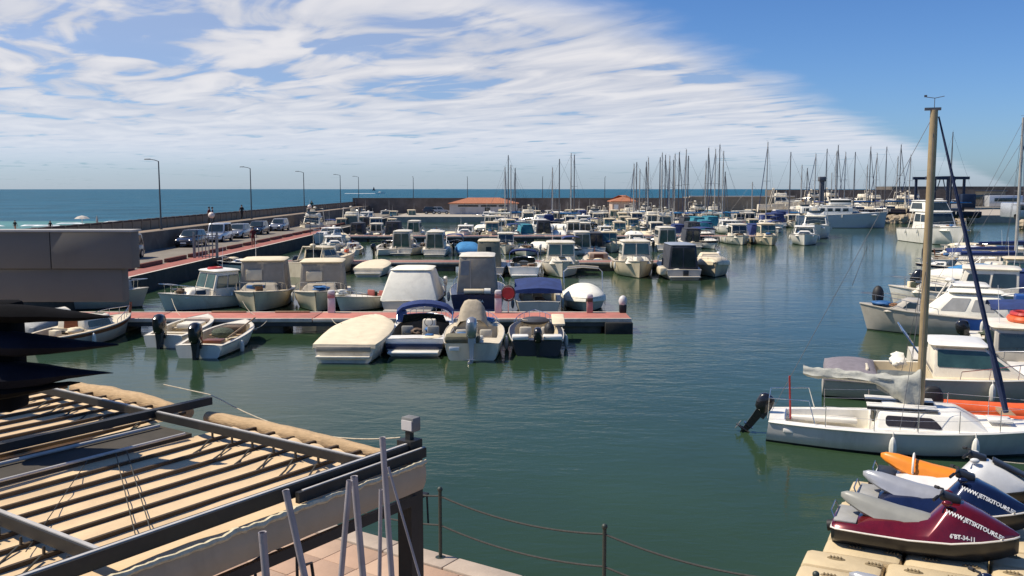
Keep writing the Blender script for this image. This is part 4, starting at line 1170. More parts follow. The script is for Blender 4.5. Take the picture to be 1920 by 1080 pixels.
def canvas_cabin(lab, loc, yaw=0., L=6.2, B=2.5, side=GG, canv=TCAN, roofm=None, stripe=None, y0=-.85, y1=.1, ch=1.55, group=None, motor=None, panel=GLASG, fs=.65, fb=1.0, wins=None, w=.8, fore=True, bottom=AF, zc=None, bev=.07, ra=.02, rf=.1, dbl=False, tw=.84):
    r = B_('canvas_cabin_boat', lab, 'boat', loc, yaw, group); hi = hull(r, L, B, fs, fb, side, stripe, bottom)
    hf = L / 2; w0 = B / 2 * w
    cabin(r, y0 * hf, y1 * hf, fs - .02, fs + ch, w0, w0 * tw, rf, ra, canv, wins if wins is not None else [('A', .14, .84, .35, .88, panel), ('S', .1, .45, .45, .85, panel), ('S', .55, .9, .45, .85, panel), ('P', .1, .9, .45, .85, panel)], roof=(.04, .06, roofm or canv), name='canvas_enclosure', bevel=bev, winname='clear_panel')
    if dbl:
        for s in (-.5, 0, .5): MB().box((s * w0, y0 * hf + .02, fs + ch * .5), (.03, .05, ch * .96)).build('zip_seam', PAPER, r)
    if fore: cabin(r, y1 * hf - .05, .72 * hf, fs + .1, fs + .62, w0 * .85, w0 * .5, .9, 0, side, [('F', .1, .9, .2, .8), ('S', .15, .6, .35, .8), ('P', .4, .85, .35, .8)], name='fore_cabin', bevel=.08)
    rail(r, hi, .55)
    if motor: outboard(r, 0, -hf - .05, fs - .15, motor)
    box_part(r, 'swim_platform', (0, -hf - .25, .22), (B * .78, .46, .07), side, bevel=.02)
    for t, s in ((.3, 1), (.3, -1)): fender(r, hi, t, s)
    clutter(r, hi, 6)
    return r


def cruiser(lab, loc, yaw=0., L=8.5, B=3., side=GW, stripe=None, fly=True, group=None, fs=.95, fb=1.5, roofm=None, canv=None, h1=1.15, bottom=AF, arch=True, glass=GLASS, name='motor_cruiser'):
    r = B_(name, lab, 'motor cruiser', loc, yaw, group); hi = hull(r, L, B, fs, fb, side, stripe, bottom, cock=(.05, .3), floor=.4); hf = L / 2; w0 = B * .4
    cabin(r, .1 * hf, .78 * hf, fs + .1, fs + .55, w0 * .9, w0 * .4, 1.2, 0, side, [('S', .1, .6, .4, .85), ('P', .4, .9, .4, .85), ('F', .1, .9, .15, .8)], name='fore_cabin', bevel=.1)
    cabin(r, -.4 * hf, .22 * hf, fs + .0, fs + h1 + .1, w0, w0 * .82, .8, .05, side, [('F', .05, .95, .35, .92), ('S', .08, .5, .45, .88), ('S', .54, .85, .45, .85), ('P', .5, .92, .45, .88), ('P', .15, .46, .45, .85), ('A', .1, .9, .1, .9)], roof=(.12, .1, roofm or side), name='saloon', bevel=.08, glass=glass)
    if fly:
        z = fs + h1 + .2; box_part(r, 'flybridge', (0, -.15 * hf, z + .2), (w0 * 1.5, .45 * hf, .42), side, bevel=.1, top=(.95, .9)); windscreen(r, .08 * hf, w0 * .66, z + .36, .25, .15, .15)
        seat(r, .2, -.25 * hf, z + .2, .7)
    if arch:
        k = MB(); zz = fs + h1 + (.2 if not fly else 1.2); k.path([(-w0, -.55 * hf, fs + .1), (-w0 * .9, -.42 * hf, zz), (w0 * .9, -.42 * hf, zz), (w0, -.55 * hf, fs + .1)], .05, 6); k.sphere((0, -.42 * hf, zz + .12), (.22, .22, .13), 8, 6); k.build('radar_arch', side, r)
    if canv: bimini(r, -.95 * hf, -.4 * hf, w0 * .95, fs + h1 + .1, fs, canv)
    rail(r, hi, .45, .55); antenna(r, w0 * .6, -.4 * hf, fs + h1, 2.4)
    for t in (.25, .5): fender(r, hi, t, 1); fender(r, hi, t, -1)
    clutter(r, hi, 6)
    return r


def sailboat(lab, loc, yaw=0., L=8., B=2.7, mh=10., side=GW, stripe=None, sailc=BCAN, group=None, mastm=ALUD, furl=True, fs=.75, fb=1.0, simple=True, lean=0., mr=.055, boom=True, bottom=AF, stays=True, name='sailboat', hullm=None):
    r = B_(name, lab, 'sailboat', loc, yaw, group); hi = hull(r, L, B, fs, fb, side, stripe, bottom, cock=(.08, .34), floor=.3, tr=.7); hf = L / 2
    cabin(r, -.28 * hf, .42 * hf, fs, fs + .5, B * .33, B * .26, .7, .05, side, [('S', .12, .82, .4, .8), ('P', .2, .88, .4, .8)], name='coachroof', bevel=.06)
    ym = .12 * hf; MB().path([(0, ym, fs + .3), (lean * mh, ym, fs + mh)], mr, 8, r2=mr * .75).build('mast', mastm, r)
    if boom:
        MB().path([(0, ym - .1, fs + 1.25), (0, ym - hf * .85, fs + 1.3)], .05, 6).build('boom', mastm, r)
        n = 12; MB().path([(0, ym - .1 - hf * .78 * i / n, fs + 1.42) for i in range(n + 1)], .1, 7, rad=[.16 - .09 * i / n + .015 * math.sin(i * 2.3) for i in range(n + 1)]).build('sail_cover', sailc, r)
    if stays:
        k = MB(); top = Vector((lean * mh, ym, fs + mh * .98))
        for s in (-1, 1):
            sp = Vector((s * .55, ym, fs + mh * .52)); k.path([top, sp, (s * B * .44, ym - .1, fs)], .012, 4); k.tube((0, ym, fs + mh * .52), sp, .02, n=4)
        k.tube(top, (0, -hf + .05, fs), .012, n=4); k.build('rigging', ALUD, r)
        MB().path([top - Vector((0, 0, .2)), Vector((0, hf - .1, fb + .1))], .05 if furl else .012, 5).build('forestay', sailc if furl else ALUD, r)
        MB().box((lean * mh - .1, ym, fs + mh + .12), (.3, .02, .02)).build('wind_vane', ALUD, r)
    rail(r, hi, .75, .45)
    if simple: fender(r, hi, .4, 1); fender(r, hi, .5, -1)
    return r


def llaut(lab, loc, yaw=0., L=5.5, B=1.95, side=GW, group=None, top=GC, cabm=GW, motor=None, doorm=WOOD):
    r = B_('fishing_boat', lab, 'boat', loc, yaw, group); hi = hull(r, L, B, .5, .85, side, WOOD, AF, deckm=top, cock=(.1, .4), floor=.15, tr=.55, linerm=INT, carpet=TEAK); hf = L / 2
    cabin(r, -.18 * hf, .42 * hf, .5, 1.05, B * .34, B * .3, .25, .02, cabm, [('S', .12, .88, .3, .75), ('P', .12, .88, .3, .75), ('F', .15, .85, .35, .8)], name='cabin', bevel=.07, door=('A', .25, .75, .05, .85, doorm))
    MB().path([(0, hf - .06, .6), (0, hf + .06, 1.3)], .05, 6).build('stem_post', WOOD, r)
    rail(r, hi, .7, .3); fender(r, hi, .4, 1); fender(r, hi, .5, -1)
    clutter(r, hi, 6)
    return r


G1 = 'boats moored bow first on the near side of the front pontoon'; G1B = 'boats moored behind the front pontoon'
# --- near side of the front pontoon
r = covered('cream covered motorboat with flat tight tarpaulin, left of the white and navy runabout', spot(645, 681, 5.6, -.05), -.05, 5.6, 2.35, GW, cm_=CREAM, group=G1, ridge=.1, t1=.97, flat=1.2, skirt=.1, fs=.62, fb=.95)
box_part(r, 'folded_flap', (0, -2.86, .5), (1.9, .1, .2), TCAN, bevel=.04)
r = runabout('white runabout with navy stripe, grey cockpit and folded navy bimini', spot(777, 668, 5.6, -.02), -.02, 5.6, 2.45, GP, NAVY, None, True, None, group=G1, plat=True, carpet=INTD, liner=mat('liner_dark', (.11, .1, .08), .8), seatm=mat('seat_grey', (.3, .29, .25), .6), cock=(.13, .66), cuddy=False, cons=True, fs=.62, fb=.85)
bimini(r, .55, 1.05, 1.12, 1.25, .62, BCAN, arch=.25, pole_y=.3, thick=.12)
box_part(r, 'stern_stripe', (0, -2.79, .36), (2.06, .06, .2), NAVY, bevel=.01); box_part(r, 'blue_bag', (-.95, .9, .95), (.35, .5, .5), mat('bag_blue', (.05, .1, .28), .8), bevel=.08)
r = runabout('beige motorboat with heaped canvas on board and a silver outboard', spot(885, 676, 5.3, .0), .0, 5.3, 2.2, GC, None, SILV, False, None, group=G1, carpet=mat('carpet_beige', (.4, .33, .22), .9), cock=(.2, .62), fs=.6, fb=.85, tilt=.15, seatm=SEAT)
r2 = [c for c in r.children if c.name.startswith('outboard')][0]; r2.scale = (1.35,) * 3; r2.location.z = .62
k = MB(); rr = []
for i in range(9):
    y = .35 + i * .16; rr.append([Vector((x, y + .05 * noise.noise(Vector((x * 3, i, 2))), .72 + (1.05 * math.exp(-((y - .8) / .4) ** 2)) * (1 - abs((x + .12) / .62) ** 4) + .08 * noise.noise(Vector((x * 4, i * .9, 8))))) for x in [-.74 + .155 * j for j in range(9)]])
k.loft(rr, closed=False, cap=False).build('heaped_canvas', mat('canvas_sand', (.4, .34, .25), .9, var=.12, bump=.6, bscale=6), r, ang=80)
box_part(r, 'engine_cover_sheet', (-.35, -2.25, .72), (1.25, .75, .3), mat('sheet_olive', (.13, .12, .08), .85, bump=.5), bevel=.12)
box_part(r, 'name_plate', (-.62, -2.67, .42), (.36, .02, .14), PAPER)
r = runabout('small black hulled boat with beige cockpit and a black outboard, furthest right', spot(1008, 668, 4.9, .0), .0, 4.9, 2.05, BLACKH, None, SHINY, False, None, group=G1, carpet=mat('carpet_tan', (.3, .25, .18), .9), cock=(.1, .8), fs=.55, fb=.75, cuddy=False, liner=GC, mx=.0)
box_part(r, 'stern_locker', (-.62, -2.2, .66), (.6, .5, .16), GP, bevel=.05); box_part(r, 'stern_locker', (.55, -2.2, .66), (.7, .5, .16), GP, bevel=.05)
MB().sphere((.45, -1.7, .85), (.2, .25, .28), 10, 8).build('black_bucket', RUB, r)
MB().sphere((0, 1.6, .72), (.6, .5, .16), 10, 6).build('dark_cloth', DCAN, r)
k = MB().box((.9, .9, .85), (.5, 1.2, .1), tilt=.2); k.build('cushion', CREAM, r, bevel=.04)
# two small open boats on the left, bows to the upper right
for i, (sx, sy, bx, by, lab, mm, hm) in enumerate(((305, 652, 432, 603, 'small open white boat with black outboard, tucked behind the larger open boat', SHINY, GW), (372, 672, 500, 612, 'open cream boat full of fishing gear with a bulky black outboard', SHINY, GW))):
    s = uns(sx, sy, 0); b = uns(bx, by, 0); loc, yaw, L = two(s.x, s.y, b.x, b.y)
    L = 4.4 if i == 0 else 5.0
    d = Vector((-math.sin(yaw), math.cos(yaw), 0)); s = Vector((s.x, s.y, 0)); loc = s + d * L / 2
    r = B_('open_boat', lab, 'boat', loc, yaw, G1); hi = hull(r, L, 1.75 + .2 * i, .45, .7, hm, None, AF, cock=(.06, .82), floor=.14, linerm=GC, carpet=INT, gw=.14)
    outboard(r, 0, -L / 2 - .03, .38, mm, .1, 1.35)
    for yy_ in (-.28, .1, .45): box_part(r, 'thwart', (0, yy_ * L * .8, .38), (1.35, .28, .06), TEAK if i else GC, bevel=.02)
    if i:
        box_part(r, 'gear_box', (.1, .9, .5), (.8, .6, .35), mat('gear_brown', (.12, .08, .05), .8, var=.4, scale=8), bevel=.06); MB().sphere((-.1, .2, .5), (.45, .4, .2), 10, 7).build('net_pile', mat('net_green', (.06, .075, .05), .95, var=.5, scale=20, bump=1.), r)
        MB().path([(.75, -1.6, .6), (.6, 1.9, .85)], .03, 6).build('oar', TEAK, r); box_part(r, 'stern_box', (.35, -1.9, .45), (.7, .5, .28), WOOD, bevel=.03)
    else: box_part(r, 'white_locker', (0, .5, .48), (.9, .9, .2), GW, bevel=.06)
    fender(r, hi, .3, 1)
# traditional boat at far left
s = uns(30, 668, 0); b = uns(246, 624, 0); loc, yaw, L = two(s.x, s.y + .6, b.x, b.y)
llaut('traditional boat with small white cabin and a brown door behind the dark parasol', loc, yaw, L, 2.2, GG, G1, cabm=GW)
s = uns(20, 640, 0); b = uns(120, 607, 0); loc, yaw, L = two(s.x, s.y, b.x, b.y)
covered('low boat with grey slatted cover left of the traditional boat', loc, yaw, 5, 2., GW, cm_=mat('canvas_palegrey', (.4, .4, .37), .85, bump=.5), group=G1, ridge=.25)
# --- behind the front pontoon
r = pilot('white wheelhouse boat with a red lifebuoy on the roof, bow pointing left', spot(298, 586, 5.4, PI - .7, 'b'), PI - .7, 5.4, 2.2, GW, None, glass=GLASG, group=G1B, buoy=RED, fs=.52, fb=.95, y0=-.5, y1=.16, ch=1.2, cat='boat', w=.84, rf=.5, roofm=GP)
r = pilot('beige wheelhouse boat under cream canvas with a nets pile, second behind front pontoon', spot(462, 588, 6.4, PI, 'b'), PI + .12, 6.4, 2.85, GC, None, cabm=TCAN, roofm=CREAM, glass=TCAN, group=G1B, fs=.7, fb=1.05, ch=1.5, y0=-.6, y1=.1, w=.85, rf=.15)
box_part(r, 'front_window_cover', (.42, .28, 1.6), (.8, .05, .55), CREAM, bevel=.02)
r = pilot('beige wheelhouse boat under cream canvas left of the white pedestal', spot(580, 588, 6.2, PI, 'b'), PI + .1, 6.2, 2.75, GC, None, cabm=TCAN, roofm=CREAM, glass=TCAN, group=G1B, fs=.68, fb=1.05, ch=1.45, y0=-.6, y1=.1, w=.85, rf=.15)
box_part(r, 'front_window_cover', (.35, .28, 1.55), (.8, .05, .5), CREAM, bevel=.02)
p = uns(676, 587, 0)
r = runabout('small open white boat with red seats, bow down left behind the front pontoon', (p.x, p.y + 2.0, 0), PI - .55, 4.6, 1.9, GW, None, WHP, False, None, group=G1B, cuddy=False, seatm=mat('seat_red', (.4, .12, .1), .6), cock=(.1, .55))
r = canvas_cabin('large white canvas covered boat with pyramid shaped tent, centre of the front pontoon', spot(769, 590, 6.6, 0), -.03, 6.6, 2.9, GG, WCAN, WCAN, stripe=BCAN, wins=[], y0=-.95, y1=.15, ch=1.42, group=G1B, ra=.75, rf=.4, tw=.68, w=.98, fs=.62, bev=.12)
outb = outboard(r, 1.5, -.2, 1.1, WHP, 0, .7)
r = canvas_cabin('navy hulled boat with tall taupe cabin, beside the red lifebuoy holder', spot(893, 590, 6.4, 0), .0, 6.4, 2.75, NAVY, TCAN, GW, y0=-.75, y1=.1, ch=1.75, group=G1B, wins=[('A', .06, .3, .5, .9, GCAN)], fs=.95, fb=1.15, w=.72, dbl=False, ra=.0)
MB().box((-.3, -2.43, 1.75), (.04, .04, 1.6)).build('door_seam', GG, r)
k = MB(); k.path([(-.6, -2.95, 1.1), (.35, -2.95, 1.1)], .12, 10); k.build('rolled_fender', GC, r); MB().path([(.38, -2.95, 1.1), (.68, -2.95, 1.1)], .15, 10).build('fender', FENW, r)
tx = text_mesh('MI LUSA', .2, 'name_lettering', PAPER, r, .003); tx.location = (0, -3.36, .66); tx.rotation_euler = (PI / 2, 0, 0)
r = runabout('motorboat under a broad navy bimini right of the red lifebuoy holder', spot(1010, 590, 5.2, 0), 0, 5.2, 2.3, GG, None, None, True, None, group=G1B, fs=.6)
rr = []
for i in range(9):
    y = -2.3 + i * .28; a = [];
    for j in range(11):
        q = -1 + j / 5; a.append(Vector((q * 1.15, y, 1.05 + .42 * math.sin(i / 8 * PI * .5 + .2) + .1 * (1 - q * q) + .02 * noise.noise(Vector((q * 3, y * 2, 0))))))
    rr.append([a[0] - Vector((0, 0, .42))] + a + [a[-1] - Vector((0, 0, .42))])
rr.insert(0, [Vector((p.x, p.y - .03, 1.0 if 0 < j < 12 else p.z)) for j, p in enumerate(rr[0])])
MB().loft(rr, closed=False, cap=False).build('bimini_top', BCAN, r)
r = covered('boat under a bright white cover with an empty steel bimini frame above', spot(1102, 588, 5.0, PI, 'b'), PI, 5.0, 2.15, GW, None, WCAN, None, G1B, ridge=.62, t0=.02, t1=.99, flat=.15, mid=.4)
k = MB()
for y in (-.9, -.6): k.path([(-.98, -.4, .6), (-1.0, y, 1.75), (-.8, y, 1.93), (0, y, 2.0), (.8, y, 1.93), (1.0, y, 1.75), (.98, -.4, .6)], .016, 6)
k.build('bimini_frame', STEEL, r); MB().path([(-.8, -.75, 1.95), (0, -.75, 2.02), (.8, -.75, 1.95)], .075, 8).build('rolled_bimini', TCAN, r)
p = uns(110, 590, 0); canvas_cabin('long boat under a grey tarpaulin behind the pontoon at far left', (p.x, p.y + 2.6, 0), -1.45, 6.4, 2.3, GG, GCAN, GCAN, wins=[], y0=-.6, y1=.7, ch=.75, group=G1B, fore=False)

# --- near side of the second pontoon
G2 = 'boats on the near side of the second pontoon'; G2B = 'boats behind the second pontoon'
p = uns(468, 512, 0); runabout('white motorboat with a dark blue hull side and black cover, under the pier gate', (p.x, p.y + 1.6, 0), 1.75, 5.4, 2.1, GP, NAVY, SHINY, True, None, group=G2)
cruiser('cream flybridge boat crowded with gear behind the beige wheelhouse boats', (uns(604, 516, 0).x, uns(604, 516, 0).y + 1.5, 0), -.5, 6.6, 2.5, GC, fly=False, canv=None, group=G2, h1=.8)
r = covered('small motorboat with a tight pale yellow cover on the second pontoon', spot(690, 519, 4.8, -.05), -.05, 4.8, 2.2, GW, None, CREAM, None, G2, ridge=.1, t1=.95, flat=1.2, fs=.55, fb=.85, skirt=.1)
canvas_cabin('tall boat with an olive grey canvas cabin on the second pontoon', spot(916, 520, 6.0, 0), 0, 6.0, 2.4, GG, mat('canvas_olive', (.24, .22, .16), .88, bump=.5), GC, ch=1.75, group=G2, wins=[('A', .38, .62, .45, .8, GLASS)], w=.72)
runabout('white and taupe motorboat under a small navy bimini on the second pontoon', spot(983, 521, 5.6, 0), 0, 5.6, 2.35, GP, GG, None, True, BCAN, group=G2, plat=True, fs=.7, seatm=GG, bfold=True)
pilot('white pilothouse boat with a broad plain roof, bow towards the open water', spot(1055, 522, 6.4, PI, 'b'), PI, 6.4, 2.6, GW, None, group=G2, fs=.8, fb=1.15, ch=1.35, y0=-.25, y1=.38, glass=GLASG, w=.8, rf=.12)
llaut('wooden sterned boat with a varnished door between two white pilothouse boats', spot(1128, 505, 5.8, 0), 0, 5.8, 2.3, GC, G2, cabm=mat('wood_pale', (.4, .28, .2), .6))
pilot('cream pilothouse boat with green tinted glass and a yellow buoy on deck', spot(1200, 523, 6.6, PI, 'b'), PI, 6.6, 2.7, GC, None, cabm=GW, glass=GLASG, group=G2, fs=.85, fb=1.2, ch=1.4, y0=-.2, y1=.42, w=.78, rf=.15)
r = canvas_cabin('boat with a dark charcoal canvas cabin and pale stern, second from right end', spot(1283, 525, 6.2, 0), 0, 6.2, 2.6, GG, DCAN, mat('canvas_bluegrey', (.25, .29, .36), .85), ch=1.6, group=G2, wins=[('A', .08, .48, .1, .9, GLASS), ('A', .52, .92, .1, .9, GLASS)], w=.78)
box_part(r, 'transom_door', (.1, -3.12, .42), (.36, .04, .42), BLACKH); box_part(r, 'bow_bundle', (-1.35, -2.2, .55), (.5, 1.5, .5), GC, bevel=.12)
r = covered('cream cabin cruiser with covered windscreen and a white outboard, rightmost of second pontoon', spot(1350, 521, 6.2, PI, 'b'), PI - .1, 6.2, 2.6, GC, None, GC, None, G2, ridge=.45, t0=.3, t1=.98, flat=.25, fs=.75, fb=1.05)
cabin(r, -1.5, .2, .8, 1.45, .95, .6, .6, .3, CREAM, [('F', .08, .92, .1, .9, TCAN)], name='windscreen_cover', bevel=.08); outboard(r, -.9, -2.9, .7, WHP); rail(r, dict(hb=lambda t: 1.25 * max(.02, 1 - max(0, (t - .42) / .58) ** 2.7), sh=lambda t: .75 + .3 * t ** 1.6, yy=lambda t, z: -3.1 + 6.2 * t), .5, .4)
# ------------------------------------------------------------------ rows of moored boats further out: prototypes, then copies
PROT = {}


def proto(key, fn):
    PROT[key] = [fn, None]


def put(key, lab, loc, yaw, group, sc=1.):
    fn, o = PROT[key]
    if o is None: o = fn(lab, loc, yaw, group); PROT[key][1] = o
    else:
        o = copy_tree(o)
    o.location = loc; o.rotation_euler = (0, 0, yaw); o['label'] = lab; o['group'] = group; o.scale = (sc,) * 3
    return o


proto('pw', lambda a, l, y, g: pilot(a, l, y, 6.0, 2.4, GW, group=g))
proto('pc', lambda a, l, y, g: pilot(a, l, y, 5.6, 2.3, GC, group=g, glass=GLASG))
proto('pn', lambda a, l, y, g: pilot(a, l, y, 6.0, 2.4, NAVY, group=g, cabm=GW))
proto('pd', lambda a, l, y, g: canvas_cabin(a, l, y, 6.2, 2.5, GW, GG, GW, ch=1.6, group=g, wins=[('A', .08, .48, .1, .88, GLASG), ('A', .52, .92, .1, .88, GLASG), ('S', .1, .9, .45, .85, GLASS), ('P', .1, .9, .45, .85, GLASS)], w=.74))
proto('pk', lambda a, l, y, g: canvas_cabin(a, l, y, 6.0, 2.4, GW, DCAN, DCAN, ch=1.5, group=g, wins=[('A', .1, .45, .1, .9, GLASS), ('A', .55, .9, .1, .9, GLASS)], w=.76))
proto('rw', lambda a, l, y, g: runabout(a, l, y, 5.2, 2.1, GW, None, SHINY, group=g))
proto('rb', lambda a, l, y, g: runabout(a, l, y, 5.2, 2.1, GP, NAVY, SHINY, True, BCAN, group=g))
proto('ra', lambda a, l, y, g: cruiser(a, l, y, 7., 2.6, GP, None, False, g, .8, 1.15, h1=.75))
proto('cc', lambda a, l, y, g: covered(a, l, y, 5.2, 2.1, GW, None, CREAM, None, g))
proto('cw', lambda a, l, y, g: covered(a, l, y, 5.4, 2.2, GW, None, WCAN, WHP, g, ridge=.5))
proto('cb', lambda a, l, y, g: covered(a, l, y, 5.2, 2.2, GP, None, LCAN, None, g, ridge=.5))
proto('ct', lambda a, l, y, g: canvas_cabin(a, l, y, 6.2, 2.4, GP, TEAL, TEAL, ch=1.2, group=g, wins=[], tw=.7))
proto('cn', lambda a, l, y, g: canvas_cabin(a, l, y, 6.2, 2.4, GP, BCAN, BCAN, ch=1.2, group=g, wins=[], tw=.75))
proto('fy', lambda a, l, y, g: cruiser(a, l, y, 8.2, 2.9, GW, None, True, g))
proto('ll', lambda a, l, y, g: llaut(a, l, y, 5.4, 2., GC, g))
proto('wc', lambda a, l, y, g: canvas_cabin(a, l, y, 6.4, 2.7, GG, WCAN, WCAN, ch=1.3, group=g, wins=[], ra=.6, rf=.3, tw=.7, w=.95))
DESC = {'pw': 'white wheelhouse boat', 'pc': 'cream wheelhouse boat', 'pn': 'navy hulled wheelhouse boat', 'pd': 'grey cabin boat with glass rear doors', 'pk': 'boat with dark canvas cabin', 'rw': 'white open motorboat', 'rb': 'white motorboat with navy bimini', 'ra': 'white low cruiser with radar arch', 'cc': 'cream covered motorboat', 'cw': 'white covered motorboat', 'cb': 'bright blue covered motorboat', 'ct': 'boat under turquoise canvas', 'cn': 'boat under navy canvas', 'fy': 'white flybridge cruiser', 'll': 'cream fishing boat with brown door', 'wc': 'white canvas tented boat', 'sb': 'sailing boat'}


def row(group, where, items):
    items = sorted(items, key=lambda q: q[1])
    cnt = {}
    tot = {}
    for q in items: tot[q[0]] = tot.get(q[0], 0) + 1
    for i, q in enumerate(items):
        key, px, py, yaw, end = q[:5]; sc = q[5] if len(q) > 5 else 1.
        cnt[key] = cnt.get(key, 0) + 1
        o_ = '' if tot[key] == 1 else f'{ords[cnt[key] - 1]} such from left '
        lab = f'{DESC[key]}, {o_}{where}'
        L = {'fy': 8.2, 'ra': 7}.get(key, 5.8) * sc
        put(key, lab, spot(px, py, L, yaw, end), yaw, group, sc)


rnd = random.Random(11)
B0, S0 = PI, 0.
row(G2B, 'behind the second pontoon', [
    ('ra', 630, 476, PI + .25, 'b', .85), ('rw', 698, 479, -1.2, 's'), ('pd', 752, 479, 0, 's', .95), ('pd', 815, 481, 0, 's', .95), ('cb', 880, 480, 0.1, 's'), ('pw', 948, 478, PI, 'b', .95), ('ll', 664, 478, .2, 's', .9), ('rw', 722, 476, 0, 's'), ('rb', 850, 474, 0, 's', .9), ('cc', 912, 476, 0, 's', .9), ('rw', 985, 474, PI, 's'), ('cw', 1013, 476, 0, 's', .9), ('rb', 1068, 474, PI, 's', .9), ('pk', 1118, 475, 0, 's', .85), ('cc', 1175, 472, 0, 's', .9), ('rw', 1225, 472, 0, 's'),
    ('ll', 1040, 478, 0, 's'), ('pd', 1092, 478, 0, 's', .9), ('pc', 1146, 475, PI, 'b', .95), ('ra', 1200, 468, PI, 'b', .8), ('pd', 1252, 472, 0, 's', 1.), ('pk', 1300, 466, 0, 's', .9), ('rb', 1345, 468, PI + .2, 'b', 1.1)])
G3 = 'boats on the near side of the third pontoon'; G3B = 'boats behind the third pontoon'
row(G3, 'on near side of third pontoon', [
    ('ra', 588, 458, PI - .3, 'b', .95), ('cc', 642, 455, .3, 's'), ('pk', 668, 450, 0, 's', .9), ('pn', 700, 449, 0, 's', .9), ('pk', 735, 452, 0, 's'), ('pd', 775, 446, 0, 's', .9), ('rw', 618, 452, .2, 's'), ('ll', 812, 449, 0, 's'), ('cc', 842, 450, 0, 's', .9), ('rw', 900, 448, 0, 's', .9), ('cw', 1050, 449, 0, 's', .9), ('pw', 1100, 447, 0, 's', .9), ('ra', 1140, 448, PI, 'b', .8), ('cc', 1216, 449, 0, 's', .9), ('rw', 1256, 449, 0, 's'), ('pk', 1302, 450, 0, 's', .95), ('ra', 870, 452, PI, 'b', .95), ('pc', 922, 452, PI, 'b', 1.05), ('rb', 963, 452, PI, 'b', 1.), ('ct', 990, 448, .2, 's', .9), ('pk', 1020, 449, 0, 's'), ('pn', 1078, 449, 0, 's', 1.), ('rw', 1120, 452, PI, 'b'), ('pc', 1165, 449, PI, 'b'), ('cw', 1195, 452, PI, 'b', .95), ('pw', 1235, 450, PI, 'b'), ('cn', 1275, 448, 0, 's', .9), ('rb', 1330, 452, PI, 'b', 1.1),
    ('pw', 1393, 460, PI, 'b', 1.08), ('pc', 1449, 461, PI, 'b', 1.12), ('cn', 1422, 452, 0, 's', 1.), ('ra', 1508, 461, PI - .3, 'b', 1.1)])
row(G3B, 'behind the third pontoon', [
    (rnd.choice(['pw', 'pc', 'rw', 'rb', 'cc', 'pk', 'ra', 'fy', 'll', 'cw', 'pn']), px + rnd.uniform(-4, 4), 435 + rnd.uniform(-1.5, 1.5), rnd.choice([0, PI]) + rnd.uniform(-.12, .12), 's' if False else 's', rnd.uniform(.85, 1.05)) for px in list(range(596, 735, 19)) + list(range(905, 1300, 17)) + [1150, 1178, 1352, 1398, 1442]] + [('ct', 1312, 436, 0.1, 's', 1.1), ('ct', 1338, 434, .1, 's', 1.1), ('ct', 1325, 441, 0., 's', 1.0)])
G4 = 'boats on the near side of the fourth pontoon'; G4B = 'boats behind the fourth pontoon'
row(G4, 'on near side of fourth pontoon', [(rnd.choice(['pw', 'cc', 'rb', 'pc', 'fy', 'ra', 'cn', 'wc', 'cw', 'pn']), px + rnd.uniform(-3, 3), 425 + rnd.uniform(-1.5, 1.5), rnd.choice([0, PI]) + rnd.uniform(-.15, .15), 's', rnd.uniform(.9, 1.15)) for px in list(range(996, 1480, 16))] + [('ct', 1332, 420, 0, 's', 1.15), ('ct', 1362, 421, 0, 's', 1.1)])
row(G4B, 'behind the fourth pontoon', [(rnd.choice(['pw', 'cc', 'fy', 'pc', 'fy', 'ra', 'cn', 'wc', 'll', 'pk']), px + rnd.uniform(-3, 3), 418 + rnd.uniform(-1, 1), rnd.choice([0, PI]) + rnd.uniform(-.2, .2), 's', rnd.uniform(.95, 1.2)) for px in range(985, 1500, 18)])
row('small boats along the quay under the breakwater', 'along the quay below the breakwater', [(rnd.choice(['pw', 'rw', 'cc', 'fy', 'pn', 'ra', 'pc']), px + rnd.uniform(-3, 3), 414 + rnd.uniform(-2, 1), rnd.choice([.2, PI, PI - .3]) + rnd.uniform(-.2, .2), 's', rnd.uniform(.9, 1.1)) for px in [683, 702, 722, 748, 778, 890, 925, 955] + list(range(985, 1240, 28))])
# large motor yacht and neighbours
cruiser('big white flybridge cruiser with a canopy at the outer end of the third pontoon', spot(1525, 449, 10.5, PI - .35, 'b'), PI - .35, 10.5, 3.6, GP, None, True, None, 1.2, 1.8, roofm=WCAN, h1=1.3)
s = uns(1490, 426, 0); b = uns(1662, 427.5, 0); loc, yaw, L = two(s.x, s.y, b.x, b.y)
r = cruiser('long grey white motor yacht with dark saloon windows lying broadside', loc, yaw, L, 4.2, mat('yacht_hull', (.5, .52, .52), .4, var=.05), None, False, None, 1.9, 2.5, h1=1.3, name='motor_yacht')
box_part(r, 'upper_wheelhouse', (0, -.2, 4.0), (2.6, 3.2, .9), GP, bevel=.15, top=(.85, .8)); box_part(r, 'long_deckhouse', (0, -2.2, 2.7), (3.1, 7.5, 1.0), GP, bevel=.1)
for i in range(6): box_part(r, 'window', (1.56, -5.2 + i * 1.15, 2.8), (.03, .8, .45), GLASS); box_part(r, 'window', (-1.56, -5.2 + i * 1.15, 2.8), (.03, .8, .45), GLASS)
MB().box((0, -.2, 4.1), (2.45, 3.0, .35)).build('window', GLASS, r); MB().path([(0, -1.5, 4), (0, -1.5, 8.5)], .06, 6).build('mast', ALU, r)
r = cruiser('large white motor cruiser seen bow on at the right pontoon', spot(1802, 462, 11.5, PI, 'b'), PI + .05, 11.5, 4.3, GP, None, False, None, 1.45, 2.1, h1=1.9, glass=GLASS, arch=True)
cabin(r, -3.6, .4, 3.4, 4.6, 1.5, 1.25, .9, .1, GP, [('F', .05, .95, .2, .9), ('S', .1, .8, .3, .85), ('P', .2, .9, .3, .85)], roof=(.1, .1, GP), name='upper_saloon', bevel=.12)
